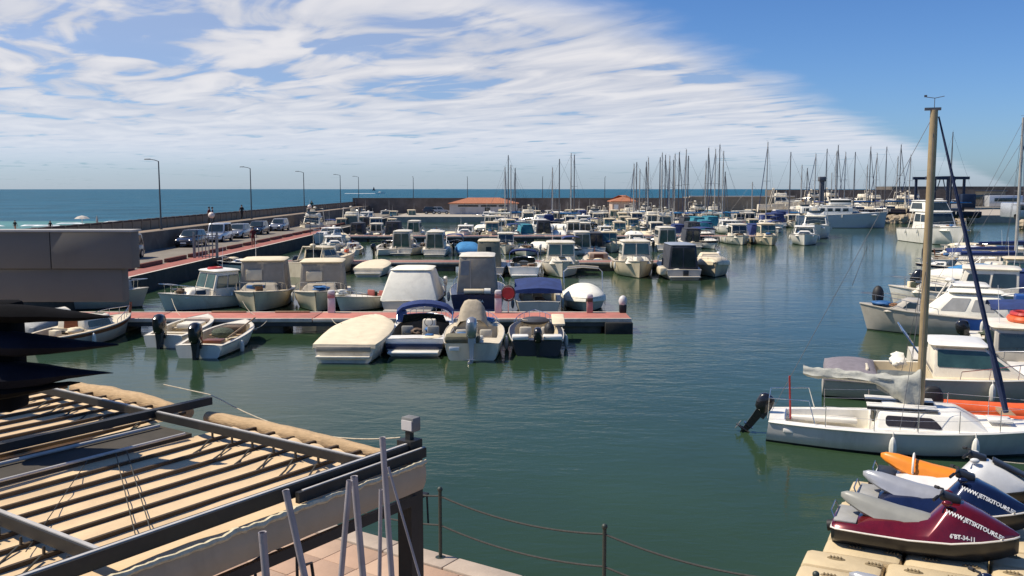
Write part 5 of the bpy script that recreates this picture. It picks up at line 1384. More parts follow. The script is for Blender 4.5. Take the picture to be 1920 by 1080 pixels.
# --- sailing boats: mast heads placed from the skyline
MAST = [(947, 313, 150), (953, 291, 152), (958, 309, 146), (966, 315, 158), (1036, 314, 150), (1049, 298, 146), (1071, 287, 150), (1077, 290, 154), (1189, 307, 150), (1194, 304, 156), (1200, 317, 152), (1212, 303, 148), (1216, 295, 150), (1238, 295, 150), (1242, 286, 146), (1248, 290, 158), (1256, 292, 150), (1263, 300, 148), (1266, 288, 152), (1274, 285, 150), (1287, 280, 146), (1291, 292, 150),
        (1324, 301, 150), (1329, 277, 148), (1342, 279, 152), (1350, 271, 150), (1357, 283, 146), (1360, 322, 155), (1440, 266, 142), (1483, 285, 150), (1504, 309, 165), (1514, 315, 170), (1530, 288, 160), (1551, 279, 158), (1569, 284, 160), (1572, 272, 162), (1586, 285, 160), (1604, 285, 162), (1627, 309, 170), (1633, 275, 165), (1645, 287, 170), (1663, 275, 168), (1684, 293, 172), (1690, 271, 170), (1708, 290, 172), (1787, 247, 150), (1411, 341, 160)]
SP = {}
for i, (px, py, Y) in enumerate(MAST):
    top = aty(px, py, Y); ashore = px > 1500
    fsz = .75; mh = top.z - fsz - (1.6 if ashore else 0)
    v_ = i % 4; key = v_
    lab = f'sailing boat {"ashore in the yard" if ashore else "with bare mast"}, mast {ords[i]} from left in the skyline'
    sides = [GW, NAVY, GP, GC][v_]; sc_ = [BCAN, LCAN, WCAN, DCAN][v_]
    if key not in SP:
        o = sailboat(lab, (0, 0, 0), 0, 8.6, 2.8, 10., sides, None, sc_, 'sailing boats with bare masts', [ALU, ALUD, ALU, ALUD][v_], furl=v_ in (0, 3), mr=.1); SP[key] = o
    else: o = copy_tree(SP[key])
    yaw = [0., PI, -1.5, 1.5][(i * 7) % 4] + rnd.uniform(-.15, .15)
    k_ = mh / 10.
    o.scale = (1, 1, 1); yaw_off = Vector((-math.sin(yaw), math.cos(yaw), 0)) * .12 * 4.3
    o.location = (top.x - yaw_off.x, top.y - yaw_off.y, 1.6 if ashore else 0); o.rotation_euler = (0, 0, yaw); o['label'] = lab
    for c in o.children:
        n_ = c.name.split('.')[0]
        if n_ in ('mast', 'rigging', 'forestay', 'wind_vane'): c.scale = (1, 1, k_); c.location.z = .75 * (1 - k_)
    if ashore:
        b_ = MB()
        for sx in (-1, 1):
            for sy in (-2, 1.8): b_.tube((sx * 1.5, sy, -.35), (sx * .9, sy, .35), .06, n=5)
        b_.box((0, 0, -.22), (.5, 4.5, .3)); b_.build('cradle', ALUD, o)
# motor boats ashore in the yard
for i, (px, Y, key) in enumerate(((1470, 172, 'fy'), (1500, 176, 'ra'), (1525, 176, 'fy'), (1560, 178, 'fy'), (1590, 174, 'ra'), (1615, 180, 'fy'), (1645, 176, 'fy'), (1668, 180, 'ra'), (1695, 176, 'fy'), (1716, 184, 'fy'), (1765, 190, 'ra'))):
    p = aty(px, 400, Y); put(key, f'white motor boat propped ashore in the boatyard, {ords[i]} from left', (p.x, p.y, 2.0), rnd.uniform(0, 6), 'motor boats stored ashore in the boatyard', rnd.uniform(1.0, 1.2))
# travel lift
p = aty(1762, 372, 165)
t_ = thing('travel_lift', 'blue boat hoist frame towering over the boatyard', 'boat hoist', (p.x, p.y, 1.3)); BL = mat('hoist_blue', (.012, .025, .06), .5, var=.15)
w = 40 / F * 165; hh = aty(1762, 334, 165).z - 1.3
for sx in (-1, .05, .92):
    for sy in (-1, 1): MB().box((sx * w * .85, sy * 2.5, hh / 2), (.35, .4, hh)).build('leg', BL, t_)
for sy in (-1, 1): MB().box((0, sy * 2.5, hh), (2 * w, .5, .5)).build('top_beam', BL, t_)
MB().box((w * .2, 0, hh + .1), (.7, 5.6, .5)).build('cross_beam', BL, t_)
for sx in (-.3, .4): MB().path(sag((sx * w, -2.4, hh), (sx * w, 2.4, hh), 2.6, 8), .09, 5).build('sling', BL, t_)
box_part(t_, 'cab', (w * .9, -2.9, 2.6), (2.4, 1.6, 2.4), BL, bevel=.1)
t_ = thing('signal_tower', 'dark slim signal tower standing among the masts', 'tower', aty(1540, 380, 158)); t_.location.z = 1.3
th = aty(1540, 338, 158).z - 1.3; MB().box((0, 0, th / 2), (.7, .7, th)).build('shaft', ALUD, t_); MB().box((0, 0, th + .2), (1.2, 1., .8)).build('head', ALUD, t_, bevel=.1)
# van and sheds on the far right
for i, (px, Y, w_, h_, m_, lab) in enumerate(((1880, 243, 9, 3, CW, 'white van parked on the far right quay under the dark breakwater'), (1835, 246, 12, 4, GLASG, 'low dark shed on the far quay right of the boat hoist'))):
    p = aty(px, 370, Y); t_ = thing('quay_shed' if i else 'parked_van', lab, 'shed' if i else 'van', (p.x, p.y, 1.3))
    box_part(t_, 'wall' if i else 'body', (0, 0, h_ / 2), (w_, 4, h_), m_ if not i else WALLT, bevel=.3 if not i else .02); box_part(t_, 'window', (0, -2.02, h_ * .62), (w_ * .7, .1, h_ * .3), GLASS)
    if i: box_part(t_, 'roof', (0, 0, h_ + .15), (w_ + .8, 4.8, .3), ALUD)
# truck near the rocks at right edge
p = aty(1904, 455, 118)
t_ = thing('parked_van', 'white van at the right edge above the rock bank', 'van', (p.x, p.y, 2.2)); box_part(t_, 'body', (0, 0, 1.1), (2.1, 4.6, 1.9), CW, bevel=.2); box_part(t_, 'windscreen', (0, -2.3, 1.5), (1.8, .08, .7), GLASS)
for s in (-1, 1): MB().path([(s * .75, -1.5, .3), (s * 1.05, -1.5, .3)], .35, 10).build('wheel', RUB, t_)
MB().box((118, 118, .6), (70, 40, 3.0)).build('right_bank', ROCK, smooth=False, kind='structure')
rocks('rocks', 'rocks along the right bank under the white van', 76, 100, 94, 99, 2.0, 150, .9, ROCKD)
# ------------------------------------------------------------------ right hand side: foreground sailing boat
GR = 'boats moored along the right hand pontoon'
loc, yaw, L = two(6.25, 22.1, 12.5, 20.1)
r = thing('sailboat', 'white sailing boat in the foreground with tall golden mast and crumpled grey sail', 'sailboat', loc, yaw)
HW = mat('hull_white_weathered', (.62, .6, .55), .45, var=.06, scale=1.2, dirt=(.28, .27, .22), dirtamt=.45, stretch=(1, 1, .4))
hi = hull(r, L, 2.35, .52, .72, HW, None, mat('antifoul_dark', (.03, .035, .03), .8), deckm=GP, cock=(.06, .36), floor=.12, tr=.62, linerm=GP, carpet=GW, gw=.22, rubm=GP, rake=.7, fine=1.3, stripe_h=.12)
hf = L / 2
c = cabin(r, -.26 * hf, .50 * hf, .55, .95, .84, .66, .7, .06, GP, [], name='coachroof', bevel=.06)
for s_, u0, u1 in (('S', .08, .60), ('P', .40, .92)):
    MB().slab([c[i] for i in FACES[s_]], u0, u1, .2, .76, .014, .03, cr=.08).build('window', mat('acrylic_brown', (.035, .03, .03), .15), r)
for x in (-.5, -.36, -.22, .3, .46, .58):
    box_part(r, 'roof_batten', (x, -.3, 1.03), (.085, 1.5, .03), GP, bevel=.006); box_part(r, 'batten_block', (x + .06, -.3, .985), (.03, 1.5, .05), RUB, bevel=0)
box_part(r, 'hatch', (.25, -.35, 1.0), (.6, .7, .06), GP, bevel=.02); box_part(r, 'hatch', (0, .55 * hf, .78), (.5, .5, .06), GP, bevel=.02)
for x in (-.7, .7): box_part(r, 'cockpit_bench', (x * .95, -.62 * hf, .35), (.36, 1.7, .1), GP, bevel=.02)
box_part(r, 'companionway', (0, -.27 * hf, .62), (.55, .05, .55), INTD)
ym = aty(1727, 730, 21).x; mast_y = (ym - loc[0]) / (-math.sin(yaw))   # distance along the keel
mast_y = (Vector((ym, 21.0, 0)) - Vector(loc)).dot(Vector((-math.sin(yaw), math.cos(yaw), 0)))
mw = Vector(loc) + Vector((-math.sin(yaw), math.cos(yaw), 0)) * mast_y
zt = aty(1743, 206, mw.y).z
k = MB(); k.loft([[Vector((.068 * math.cos(a) * q, mast_y + .09 * math.sin(a) * q, z)) for a in [j * math.pi / 6 for j in range(12)]] for z, q in ((.9, 1), (2.5, 1), (5, 1), (zt - .6, .98), (zt, .9))]); k.build('mast', GOLD, r)
k = MB(); k.box((0, mast_y - .03, zt + .02), (.1, .34, .06)); k.build('masthead', ALUD, r)
k = MB(); k.tube((0, mast_y, zt), (0, mast_y, zt + .26), .008, n=5); k.path([(0, mast_y - .18, zt + .29), (0, mast_y, zt + .26), (0, mast_y + .2, zt + .3)], .008, 5); k.box((0, mast_y - .19, zt + .31), (.01, .06, .05)); k.build('wind_vane', ALUD, r)
k = MB(); top = Vector((0, mast_y, zt - .1))
k.tube(top, (0, -hf + .1, .6), .006, n=4)
for s in (-1, 1):
    sp = Vector((s * .5, mast_y - .05, .9 + (zt - .9) * .5)); k.path([top, sp, (s * 1.02, mast_y - .15, .6)], .006, 4); k.tube((0, mast_y, sp.z), sp, .014, n=5); k.tube((0, mast_y, sp.z), (s * .98, mast_y - .5, .6), .006, n=4)
k.build('rigging', ALUD, r)
a = Vector((0, mast_y + .1, zt - .15)); bx = 11.22; fy = (bx - loc[0]) / (-math.sin(yaw)); b = Vector((0, fy, .95)); pts = [a.lerp(b, i / 16) for i in range(17)]
MB().path(pts, .04, 8, rad=[.018 + .038 * math.sin(min(1, i / 13) * PI * .5) + (.03 * math.exp(-((i - 14.2) / 1.2) ** 2)) for i in range(17)]).build('furled_genoa', mat('sail_navy', (.018, .03, .08), .8, var=.2, scale=6, bump=.5, bscale=14), r)
# boom with slumped grey sail
SAILG = mat('sail_grey', (.42, .42, .37), .85, var=.1, scale=4, bump=.9, bscale=9, dirt=(.25, .25, .22), dirtamt=.4)
MB().path([(0, mast_y - .08, 1.42), (0, mast_y - 2.5, 1.55)], .04, 8).build('boom', ALU, r)
rr = []; n = 44
for i in range(n + 1):
    f = i / n; y = mast_y - .02 - 2.6 * f; w = .22 * (1 - .55 * f); dr = (.62 * math.exp(-(f / .22) ** 2) + .12 + .08 * math.sin(f * 9)) * (1 - .5 * f); up = .13 + .22 * math.exp(-(f / .08) ** 2)
    ring = []
    for j in range(16):
        an = 2 * PI * j / 16; nn = 1 + .45 * noise.noise(Vector((math.cos(an) * 1.6, f * 13, math.sin(an) * 1.6))) + .10 * math.sin(an * 5 + f * 17); z = math.sin(an)
        ring.append(Vector((w * math.cos(an) * nn * (1.2 if z < 0 else .8), y, 1.5 + .13 * f + (up * z if z > 0 else dr * z) * nn)))
    rr.append(ring)
MB().loft(rr).build('slumped_sail', SAILG, r, ang=80)
rr = []
for i in range(9):
    f = i / 8; rr.append([Vector((.02 * math.sin(j + i), mast_y - .05 - .9 * f + .05 * noise.noise(Vector((i, j, 3))), 1.75 - (.95 - .5 * f) * j / 6 + .05 * noise.noise(Vector((i, j, 9))))) for j in range(7)] )
MB().loft([[p + Vector((-.14 - .05 * noise.noise(p * 4), 0, 0)) for p in q] for q in rr], closed=False, cap=False).build('hanging_sail_fold', SAILG, r, ang=80)
o = outboard(r, -.1, -hf - .15, .42, SHINY, .6, .85)
k = MB()
for s in (-1, 1):
    k.path([(s * .55, -hf + .02, .52), (s * .58, -hf + .05, 1.05), (s * .75, -hf + .95, 1.08), (s * .85, -hf + 1.1, .56)], .013, 5)
k.path([(-.58, -hf + .05, 1.05), (.58, -hf + .05, 1.05)], .013, 5); k.build('pushpit', STEEL, r)
for s in (-1, 1):
    pr_ = None; ll_ = MB(); l2_ = MB(); q1 = []; q2 = []
    for t in (.2, .36, .5, .63, .76, .88):
        p = Vector((s * (hi['hb'](t) - .06), hi['yy'](t, 1), hi['sh'](t))); MB().tube(p, p + Vector((0, 0, .5)), .011, n=5).build('stanchion', STEEL, r); q1.append(p + Vector((0, 0, .49))); q2.append(p + Vector((0, 0, .27)))

    MB().path(q1, .004, 4).build('lifeline', STEEL, r); MB().path(q2, .004, 4).build('lifeline', STEEL, r)
for t in (.42, .68): fender(r, hi, t, 1)
MB().path([(.5, -hf + .55, .55), (.52, -hf + .5, 1.6)], .022, 6).build('boathook', RED, r)

# --- motor boats behind it, sterns to the left
loc, yaw, L = two(9.3, 27.2, 16.2, 24.9)
r = thing('motorboat', 'cream cabin motorboat with sleek side glass directly behind the foreground sailing boat', 'boat', loc, yaw, GR); hi = hull(r, L, 2.75, .72, .95, GG, None, AF, deckm=GC, cock=(.05, .4), floor=.25, tr=.85, linerm=GC, carpet=TCAN, rubm=GP); hf = L / 2
c = cabin(r, -.2 * hf, .5 * hf, .75, 1.62, 1.05, .8, 1.25, .05, GW, [('S', .05, .93, .36, .9, GLASG), ('P', .07, .95, .36, .9, GLASG), ('F', .06, .94, .2, .9, GLASS)], roof=(.12, .08, GP), name='cabin', bevel=.07)
cabin(r, .3 * hf, .8 * hf, .85, 1.1, .8, .45, .5, 0, GP, [], name='foredeck_trunk', bevel=.08); rail(r, hi, .5, .45)
seat(r, .55, -.6 * hf, .25, .9, SEAT); box_part(r, 'transom_bench', (0, -.86 * hf, .5), (2., .5, .45), SEAT, bevel=.08)
cover(r, hi, .0, .2, mat('cover_mauve', (.2, .18, .2), .85, bump=.5), .18)
k = MB(); rr_ = []
for i in range(15):
    f = i / 14; q_ = .21 * math.sin(PI * (f * .9 + .06)) ** .6
    rr_.append([Vector((-.9 + 1.5 * f, -.42 * hf + q_ * math.cos(j * .4488) * (1 + .7 * noise.noise(Vector((f * 7, j * .9, 1)))), 1.0 + .06 * math.sin(f * 7) + q_ * .7 * math.sin(j * .4488) * (1 + .7 * noise.noise(Vector((f * 7, j * .9, 5)))))) for j in range(14)])
k.loft(rr_).build('bundled_canopy', WCAN, r, ang=70)
MB().path([(-1, -.3 * hf, 1.4), (-.9, -.42 * hf, 2.0), (.9, -.42 * hf, 2.0), (1, -.3 * hf, 1.4)], .03, 6).build('arch_frame', STEEL, r)
for t in (.35, .6): fender(r, hi, t, 1)
loc, yaw, L = two(12.9, 29.6, 19.6, 27.2)
r = pilot('white wheelhouse boat with an orange raft on its rounded roof, near the right edge', loc, yaw, L, 2.8, GW, GP, cabm=GG, roofm=GW, glass=GLASS, group=GR, fs=.7, fb=1.0, ch=.95, y0=-.35, y1=.4, w=.82, rf=.7)
rr_ = bpy.data.objects.new('life_raft', None); COL.objects.link(rr_); rr_.parent = r
MB().path([Vector((.55 * math.cos(a), -.3 + .38 * math.sin(a), 1.98)) for a in [i * PI / 8 for i in range(16)]], .1, 7, closed=True).build('tube', ORNG, rr_); MB().path([Vector((.45 * math.cos(a), -.3 + .32 * math.sin(a), 2.12)) for a in [i * PI / 8 for i in range(16)]], .08, 7, closed=True).build('tube', RED, rr_)
loc, yaw, L = two(21.0, 36.6, 14.9, 39.2)
r = canvas_cabin('white boat with domed canvas cabin and blue hull cover, bow pointing left', loc, yaw, L, 2.5, GG, WCAN, WCAN, ch=1.0, group=GR, wins=[('P', .15, .45, .3, .8, GCAN), ('P', .52, .8, .3, .75, GCAN)], y0=-.75, y1=.3, rf=1.1, ra=.4, tw=.6, bev=.3, fs=.8, fb=1.15)
q = MB().loft([[Vector((-1.27, y, z)) for z in (.85, .1)] for y in (-2.9, -2.2, -1.4, -.5)], closed=False, cap=False); q.build('blue_hull_sheet', BLUEH, r)
MB().sphere((0, 2.6, 1.5), (.25, .25, .42), 10, 8).build('rolled_black_sail', RUB, r); ring_buoy(r, (.3, -2.4, 1.2), .3, ORNG); box_part(r, 'blue_outboard_cover', (.3, -2.9, 1.45), (.8, .7, .6), BLUEH, bevel=.06)
loc, yaw, L = two(26., 42.6, 18.9, 46.)
r = pilot('white cabin cruiser with dark side windows, bow left, behind the golden mast', loc, yaw, L, 2.9, GW, GP, group=GR, fs=.85, fb=1.2, ch=1.25, y0=-.45, y1=.25, w=.82, glass=GLASS)
loc, yaw, L = two(22.6, 51.5, 28.5, 49.5)
r = runabout('white motorboat with a big raised black outboard, stern pointing left', loc, yaw, L, 2.3, GW, None, SHINY, False, None, group=GR, tilt=.7)
[setattr(c_, 'scale', (1.6,) * 3) for c_ in r.children if c_.name.startswith('outboard')]
for i, (sx, sy, bx_, by, m_, fnk, lab) in enumerate(((33, 72, 42, 70.5, GREENH, 'll', 'green hulled open fishing boat lying across, far right'), (38, 79, 46.5, 77.5, BLUEH, 'll', 'wooden boat with blue canopy behind the green hulled one'), (37.5, 84, 43, 82.5, BLACKH, 'rw', 'dark low workboat left of the green hulled boat'))):
    loc, yaw, L = two(sx, sy, bx_, by)
    if fnk == 'll': llaut(lab, loc, yaw, L, 2.4, m_, GR, cabm=GW if i == 0 else BLUEH)
    else: runabout(lab, loc, yaw, L, 2., m_, None, None, False, None, group=GR)
RS = [('rb', 19.6, 33.4, -1.95, 'at right edge above the raft roofed boat'), ('ra', 21.3, 41.2, -1.95, 'just behind the domed canvas boat'), ('cn', 26.6, 46.3, -1.95, 'at the right edge behind the bow left cruiser'), ('rw', 24.3, 48.3, 1.19, 'close in front of the raised outboard'), ('pc', 29.0, 53.6, -1.95, 'at the right edge behind the raised outboard'), ('cw', 27.3, 56.3, 1.19, 'one berth behind the raised outboard'), ('cb', 31.2, 60.3, -1.95, 'two berths behind the raised outboard'), ('rb', 31.0, 64.2, 1.19, 'three berths behind the raised outboard'), ('ra', 34.5, 68.0, -1.95, 'in front of the green hulled boat'), ('pk', 37.5, 66.3, 1.19, 'at the right edge before the green hulled boat'), ('cc', 43.0, 86.5, 1.4, 'behind the dark low workboat'), ('pw', 47.5, 84., -1.9, 'right of the dark low workboat'), ('rw', 23.4, 43.7, 1.19, 'squeezed behind the radar arch cruiser'), ('cc', 30.4, 58.4, 1.19, 'two berths beyond the white covered motorboat'), ('pn', 33.4, 62.6, -1.95, 'three berths before the green hulled boat'), ('ll', 35.6, 71.0, 1.19, 'just left of the green hulled boat'), ('cw', 37.0, 75., 1.19, 'left of the blue canopied wooden boat')]
for kx, x, y, yw, d_ in RS: put(kx, DESC[kx] + ' ' + d_, (x, y, 0), yw, GR)
for i, (px, py, Y, lab) in enumerate(((1893, 220, 60, 'sailing boat with the tallest pale mast near the right edge'), (1909, 270, 66, 'sailing boat with a thin dark mast at the right edge'), (1889, 258, 55, 'sailing boat whose grey mast stands just left of the tallest pale mast'))):
    top = aty(px, py, Y); sailboat(lab, (top.x + .4, top.y, 0), -1.5, 8.5, 2.7, top.z - .75, GW, None, BCAN, 'sailing boats at the right hand pontoon', ALU if i != 1 else ALUD, mr=.1)
# orange inflatable dinghy
a = uns(1758, 778, .35); b = Vector((a.x + 3.6, a.y - 1.0, 0)); a.z = 0
loc, yaw, L = two(a.x, a.y, b.x, b.y)
r = thing('inflatable_dinghy', 'orange red inflatable dinghy beside the foreground sailing boat', 'dinghy', loc, yaw)
pts = [(-.72, -L / 2, .38), (-.72, 0, .38), (-.68, L * .25, .42), (-.4, L * .44, .5), (0, L * .5, .54), (.4, L * .44, .5), (.68, L * .25, .42), (.72, 0, .38), (.72, -L / 2, .38)]
sm = []
for i in range(len(pts) - 1):
    for j in range(3): sm.append(Vector(pts[i]).lerp(Vector(pts[i + 1]), j / 3))
sm.append(Vector(pts[-1])); MB().path(sm, .23, 12).build('tube', ORNG, r)
for s in (-1, 1): MB().path([(s * .72, -L / 2 + .02, .38), (s * .72, -L / 2 - .3, .36)], .2, 12, r2=.05).build('tube_end', RED, r)
box_part(r, 'floor', (0, -.1, .2), (1.1, L * .85, .08), GG, bevel=.02); box_part(r, 'thwart', (0, -.3, .48), (1.2, .3, .08), TEAK, bevel=.02); box_part(r, 'transom', (0, -L / 2 + .1, .4), (1.05, .06, .4), GG, bevel=.01)
MB().path([(.96, -1.2, .46), (.98, 0, .42), (.93, .9, .48)], .015, 5).build('grab_line', ROPED, r); outboard(r, 0, -L / 2 + .02, .4, RUB)
MB().box((.88, .5, .55), (.02, .3, .12)).build('white_patch', PAPER, r)

# ------------------------------------------------------------------ jet skis on floating docks
JD = Vector((.895, -.446, 0)); JN = Vector((.446, .895, 0)); JYAW = math.atan2(-JD.x, JD.y)
DOCK = mat('dock_beige', (.55, .44, .27), .75, var=.07, scale=2, dirt=(.35, .27, .16), dirtamt=.4, bump=.2)
SLOT = mat('dock_slot', (.2, .15, .08), .8)
JB = Vector((5.32, 14.62, 0))


def dock(off, lab, ext=0.):
    o = JB + JN * off; t = thing('floating_dock', lab, 'floating dock', o + JD * (1.75 - ext), JYAW, 'beige drive-on docks under the jet skis')
    for s in (-1, 1):
        for j in range(3):
            box_part(t, 'dock_module', (s * .34, -1.6 + ext * .5 + j * 1.2 + .2, .1), (.64, 1.17, .42), DOCK, bevel=.1)
    for j in range(6):
        for s in (-1, 1):
            q = MB(); q.sphere((s * .36, -1.75 + ext * .5 + j * .55 + .25, .315), (.06, .14, .02), 10, 6); [q.box((s * .36, -1.75 + ext * .5 + j * .55 + .25 + dd_, .33), (.07, .02, .03)) for dd_ in (-.08, -.03, .02, .07)]; q.build('roller_slot', SLOT, t)
    return t


dock(0, 'beige floating dock under the red jet ski', -.2); dock(1.35, 'beige floating dock under the navy jet ski', -.15); dock(2.7, 'beige floating dock under the white and black jet ski', -.25)
dock(-1.3, 'empty looking beige floating dock nearest the viewer with oval slots', .25); dock(-2.75, 'beige floating dock at the very bottom right under the silver jet ski', .2)


def jetski(off, sh, lab, body, seatm, trimm=STEEL, txt=None, txt2=None, tm=PAPER, second=None, orange=False, rear=GCAN):
    o = JB + JN * off + JD * (1.3 + sh); t = thing('jet_ski', lab, 'jet ski', (o.x, o.y, .2), JYAW, 'jet skis parked on the floating docks')
    L = 2.95; hf = L / 2
    st = [(-hf, .48), (-hf + .08, .54), (-.9, .57), (-.2, .57), (.45, .52), (.9, .40), (1.2, .26), (1.4, .12), (hf, .02)]
    low = MB(); low.loft([[Vector((-w * .35, y - .0, .06 + .25 * max(0, (y - .4) / 1.1) ** 2)), Vector((-w * .96, y, .26 + .22 * max(0, (y - .2) / 1.3) ** 1.5)), Vector((-w, y, .40 + .14 * max(0, (y - .2) / 1.3))), Vector((w, y, .40 + .14 * max(0, (y - .2) / 1.3))), Vector((w * .96, y, .26 + .22 * max(0, (y - .2) / 1.3) ** 1.5)), Vector((w * .35, y, .06 + .25 * max(0, (y - .4) / 1.1) ** 2))] for y, w in st])
    low.build('hull', BLACKH, t, ang=60)
    ln = [Vector((w + .012, y, .42 + .14 * max(0, (y - .2) / 1.3))) for y, w in st]; k = MB(); k.path([Vector((-p.x, p.y, p.z)) for p in reversed(ln)] + [], .014, 6); k.path(ln, .014, 6); k.path([Vector((-.49, -hf, .42)), Vector((.49, -hf, .42))], .02, 6); k.build('bumper_trim', trimm, t)
    # upper deck: stern tray, side flanks, tall nose cowl
    up = MB(); rr = []
    prof = [(-hf, .46, .46, .47, .40), (-hf + .1, .52, .5, .48, .40), (-1.05, .55, .5, .49, .36), (-.85, .56, .5, .6, .24), (-.3, .56, .47, .62, .22), (.1, .55, .5, .66, .25), (.35, .53, .62, .92, .30), (.6, .49, .68, .93, .26), (.9, .39, .66, .83, .2), (1.15, .28, .62, .72, .14), (1.38, .13, .58, .62, .07), (hf, .02, .55, .56, .012)]
    for y, w, zs, zc, wc in prof:
        z0 = .42 + .14 * max(0, (y - .2) / 1.3); zs = max(zs, z0 + .01); zc = max(zc, zs)
        rr.append([Vector(p) for p in ((w, y, z0), (w * .9, y, (z0 + zs) / 2 + .02), ((w * .75 + wc * .25) if zs > .55 else w * .82, y, zs), (wc, y, zc - .01), (wc * .5, y, zc + .015), (0, y, zc + .02), (-wc * .5, y, zc + .015), (-wc, y, zc - .01), (-((w * .75 + wc * .25) if zs > .55 else w * .82), y, zs), (-w * .9, y, (z0 + zs) / 2 + .02), (-w, y, z0))])
    for q, (y, w, zs, zc, wc) in zip(rr, prof):
        if y > .25:
            a_, b_ = q[0].copy(), q[3].copy()
            for j_, f_ in ((1, .34), (2, .72)):
                p_ = a_.lerp(b_, f_) + Vector((.02, 0, .012)); q[j_] = p_; q[10 - j_] = Vector((-p_.x, p_.y, p_.z))
    up.loft(rr, closed=False); ub = up.build('deck_body', body, t, ang=50)
    if second:
        k = MB(); k.box((0, 1.0, .85), (.3, .7, .05), tilt=-.35); k.build('nose_panel', second, t, bevel=.02)
    # stern tray mat
    k = MB(); k.box((0, -hf + .22, .51), (.86, .38, .03)); k.build('boarding_mat', rear, t, bevel=.01)
    # seat: long saddle with kicked up tail
    ss = MB(); rr = []
    for y, w, z0, z1 in ((-1.38, .03, .78, .85), (-1.28, .10, .70, .88), (-1.05, .19, .58, .87), (-.75, .26, .47, .82), (-.4, .30, .40, .76), (-.05, .33, .38, .72), (.22, .33, .38, .67), (.42, .26, .40, .62), (.52, .1, .44, .56)):
        rr.append([Vector((w * math.cos(a) * (1.15 if math.sin(a) < 0 else .85), y, (z0 + z1) / 2 + (z1 - z0) / 2 * math.sin(a))) for a in [2 * PI * j / 14 for j in range(14)]])
    ss.loft(rr).build('seat', seatm, t, ang=70)
    # handlebar pod, bars, mirrors
    box_part(t, 'handlebar_pod', (0, .4, .99), (.24, .34, .12), BLACKH, bevel=.04, tilt=-.2)
    k = MB(); k.path([(-.36, .16, 1.03), (-.12, .28, 1.08), (.12, .28, 1.08), (.36, .16, 1.03)], .016, 6); k.build('handlebar', RUB, t)
    for s in (-1, 1):
        MB().path([(s * .25, .21, 1.055), (s * .38, .15, 1.03)], .026, 8).build('grip', RUB, t); k = MB(); k.sphere((s * .3, .36, .98), (.05, .09, .045), 10, 7); k.build('mirror', body, t)
    MB().tube((0, -hf, .3), (0, -hf - .12, .28), .09, n=12).build('jet_nozzle', RUB, t); MB().path([(-.3, -hf + .03, .5), (-.28, -hf - .03, .62), (.28, -hf - .03, .62), (.3, -hf + .03, .5)], .014, 6).build('grab_handle', STEEL, t)

    def decal(tx, size, y, z, nm, sl, m_, shr=0., sp=1.):  # letters
        # project the letters from the viewer's side onto the flank
        bm = bmesh.new(); bm.from_mesh(ub.data); bm2 = bmesh.new(); bm2.from_mesh(bpy.data.meshes['hull'] if False else ub.data)
        bv = BVHTree.FromBMesh(bm); o_ = text_mesh(tx, size, nm, m_, t, 0, .0035, shr, sp); me = o_.data
        bt = bmesh.new(); bt.from_mesh(me); bmesh.ops.subdivide_edges(bt, edges=[e for e in bt.edges if e.calc_length() > .05], cuts=1); bmesh.ops.triangulate(bt, faces=bt.faces)
        ca, sa = math.cos(sl), math.sin(sl)
        for v in bt.verts:
            a, b = v.co.x, v.co.y; yy = y + (a * ca - b * sa); zz = z + (a * sa + b * ca)
            dirv = Vector((-.88, 0, -.47)); hit = None
            # parametrise on a slanted plane: zz runs up the plane
            org = Vector((.36, yy, .68)) + Vector((-.47, 0, .88)) * zz - dirv * .8
            hit = bv.ray_cast(org, dirv)
            if hit[0] is not None: n_ = hit[1] if hit[1].dot(dirv) < 0 else -hit[1]; v.co = hit[0] + n_ * .007
            else: v.co = org + dirv * .8
        bt.to_mesh(me); bt.free(); bm.free(); bm2.free()
    t.scale = (.93, .9, 1.04)
    if txt: decal(txt, .088, .79, .06, 'web_address', JS, tm, .0, 1.0)
    if txt2: decal(txt2, .085, .62, -.165, 'registration_number', .03, tm)
    return t


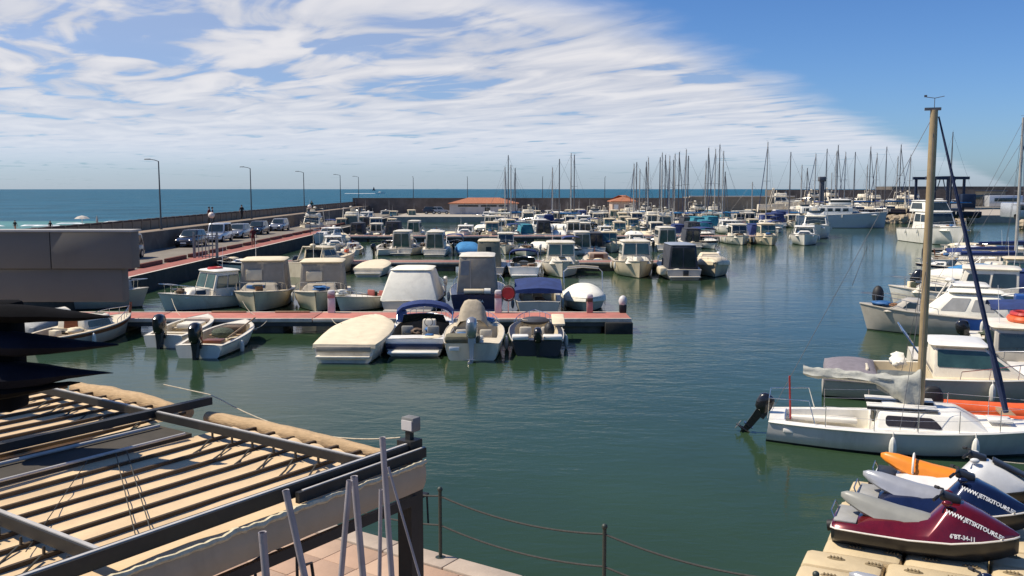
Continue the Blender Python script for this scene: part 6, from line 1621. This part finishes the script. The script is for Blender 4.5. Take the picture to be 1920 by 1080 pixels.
JS = -.26
JRED = mat('jetski_red', (.13, .004, .008), .18, .25, var=.15, coat=.8); JNAV = mat('jetski_navy', (.008, .014, .05), .18, .25, var=.15, coat=.8); JWH = mat('jetski_white', (.66, .66, .64), .25, var=.04, coat=.5)
JSG = mat('seat_grey_satin', (.28, .28, .25), .42, var=.08, scale=3); JSS = mat('seat_silver', (.42, .43, .45), .3, .3, var=.06); JOR = mat('seat_orange', (.8, .25, .02), .4, var=.05)
jetski(0, 0, 'dark red jet ski with grey seat and white web address, nearest whole one', JRED, JSG, GP, 'WWW.JETSKITOURS.ES', '6ªBT-34-11')
jetski(1.35, .2, 'navy blue jet ski with silver seat and white web address', JNAV, JSS, GP, 'WWW.JETSKITOURS.ES', '2-1')
r = jetski(2.68, .38, 'white and black jet ski with an orange seat, furthest of the group', JWH, JOR, RUB, None, 'BE-12', tm=BLACKH, second=BLACKH, rear=BLACKH)
MB().path([Vector((.27 * math.cos(a), -.75 , .70 + .2 * math.sin(a))) for a in [i * PI / 8 for i in range(16)]], .022, 6, closed=True).build('seat_strap', GP, r)
r.children[0]
jetski(-3.3, .5, 'silver and navy jet ski cut off by the bottom right of the frame', JNAV, JSS, GP)
tagset(MB().path([(9.2, 18.2, .6)] + sag((9.2, 18.2, .6), (13, 17.4, .9), .2, 8), .012, 6).build('mooring_rope', ROPE), 'pale mooring rope stretched behind the orange seated jet ski', 'rope')
# mooring ropes at the front pontoon
for i, (a, b) in enumerate(((uns(338, 592, .62), uns(322, 560, 1.0)), (uns(478, 590, .62), uns(455, 565, 1.1)), (uns(340, 598, .62), uns(372, 612, .6)), (uns(500, 602, .62), uns(470, 615, .6)), (uns(622, 598, .62), uns(640, 606, .9)), (uns(1000, 600, .62), uns(975, 612, .7)), (uns(1052, 600, .62), uns(1058, 618, .7)))):
    tagset(MB().path(sag(a, b, .12, 6), .013, 5).build('mooring_rope', ROPE), f'thin mooring rope tied to the front pontoon, {ords[i]} from the left', 'rope', 'mooring ropes on the front pontoon')
# hanging slime-green mooring line over open water
tagset(MB().path(sag(uns(1626, 462, 0) , uns(1598, 535, 0), -.0, 4), .02, 5).build('mooring_line', ROPED), 'dark mooring line slanting across the open water left of the golden mast', 'rope')
bpy.context.view_layer.update()
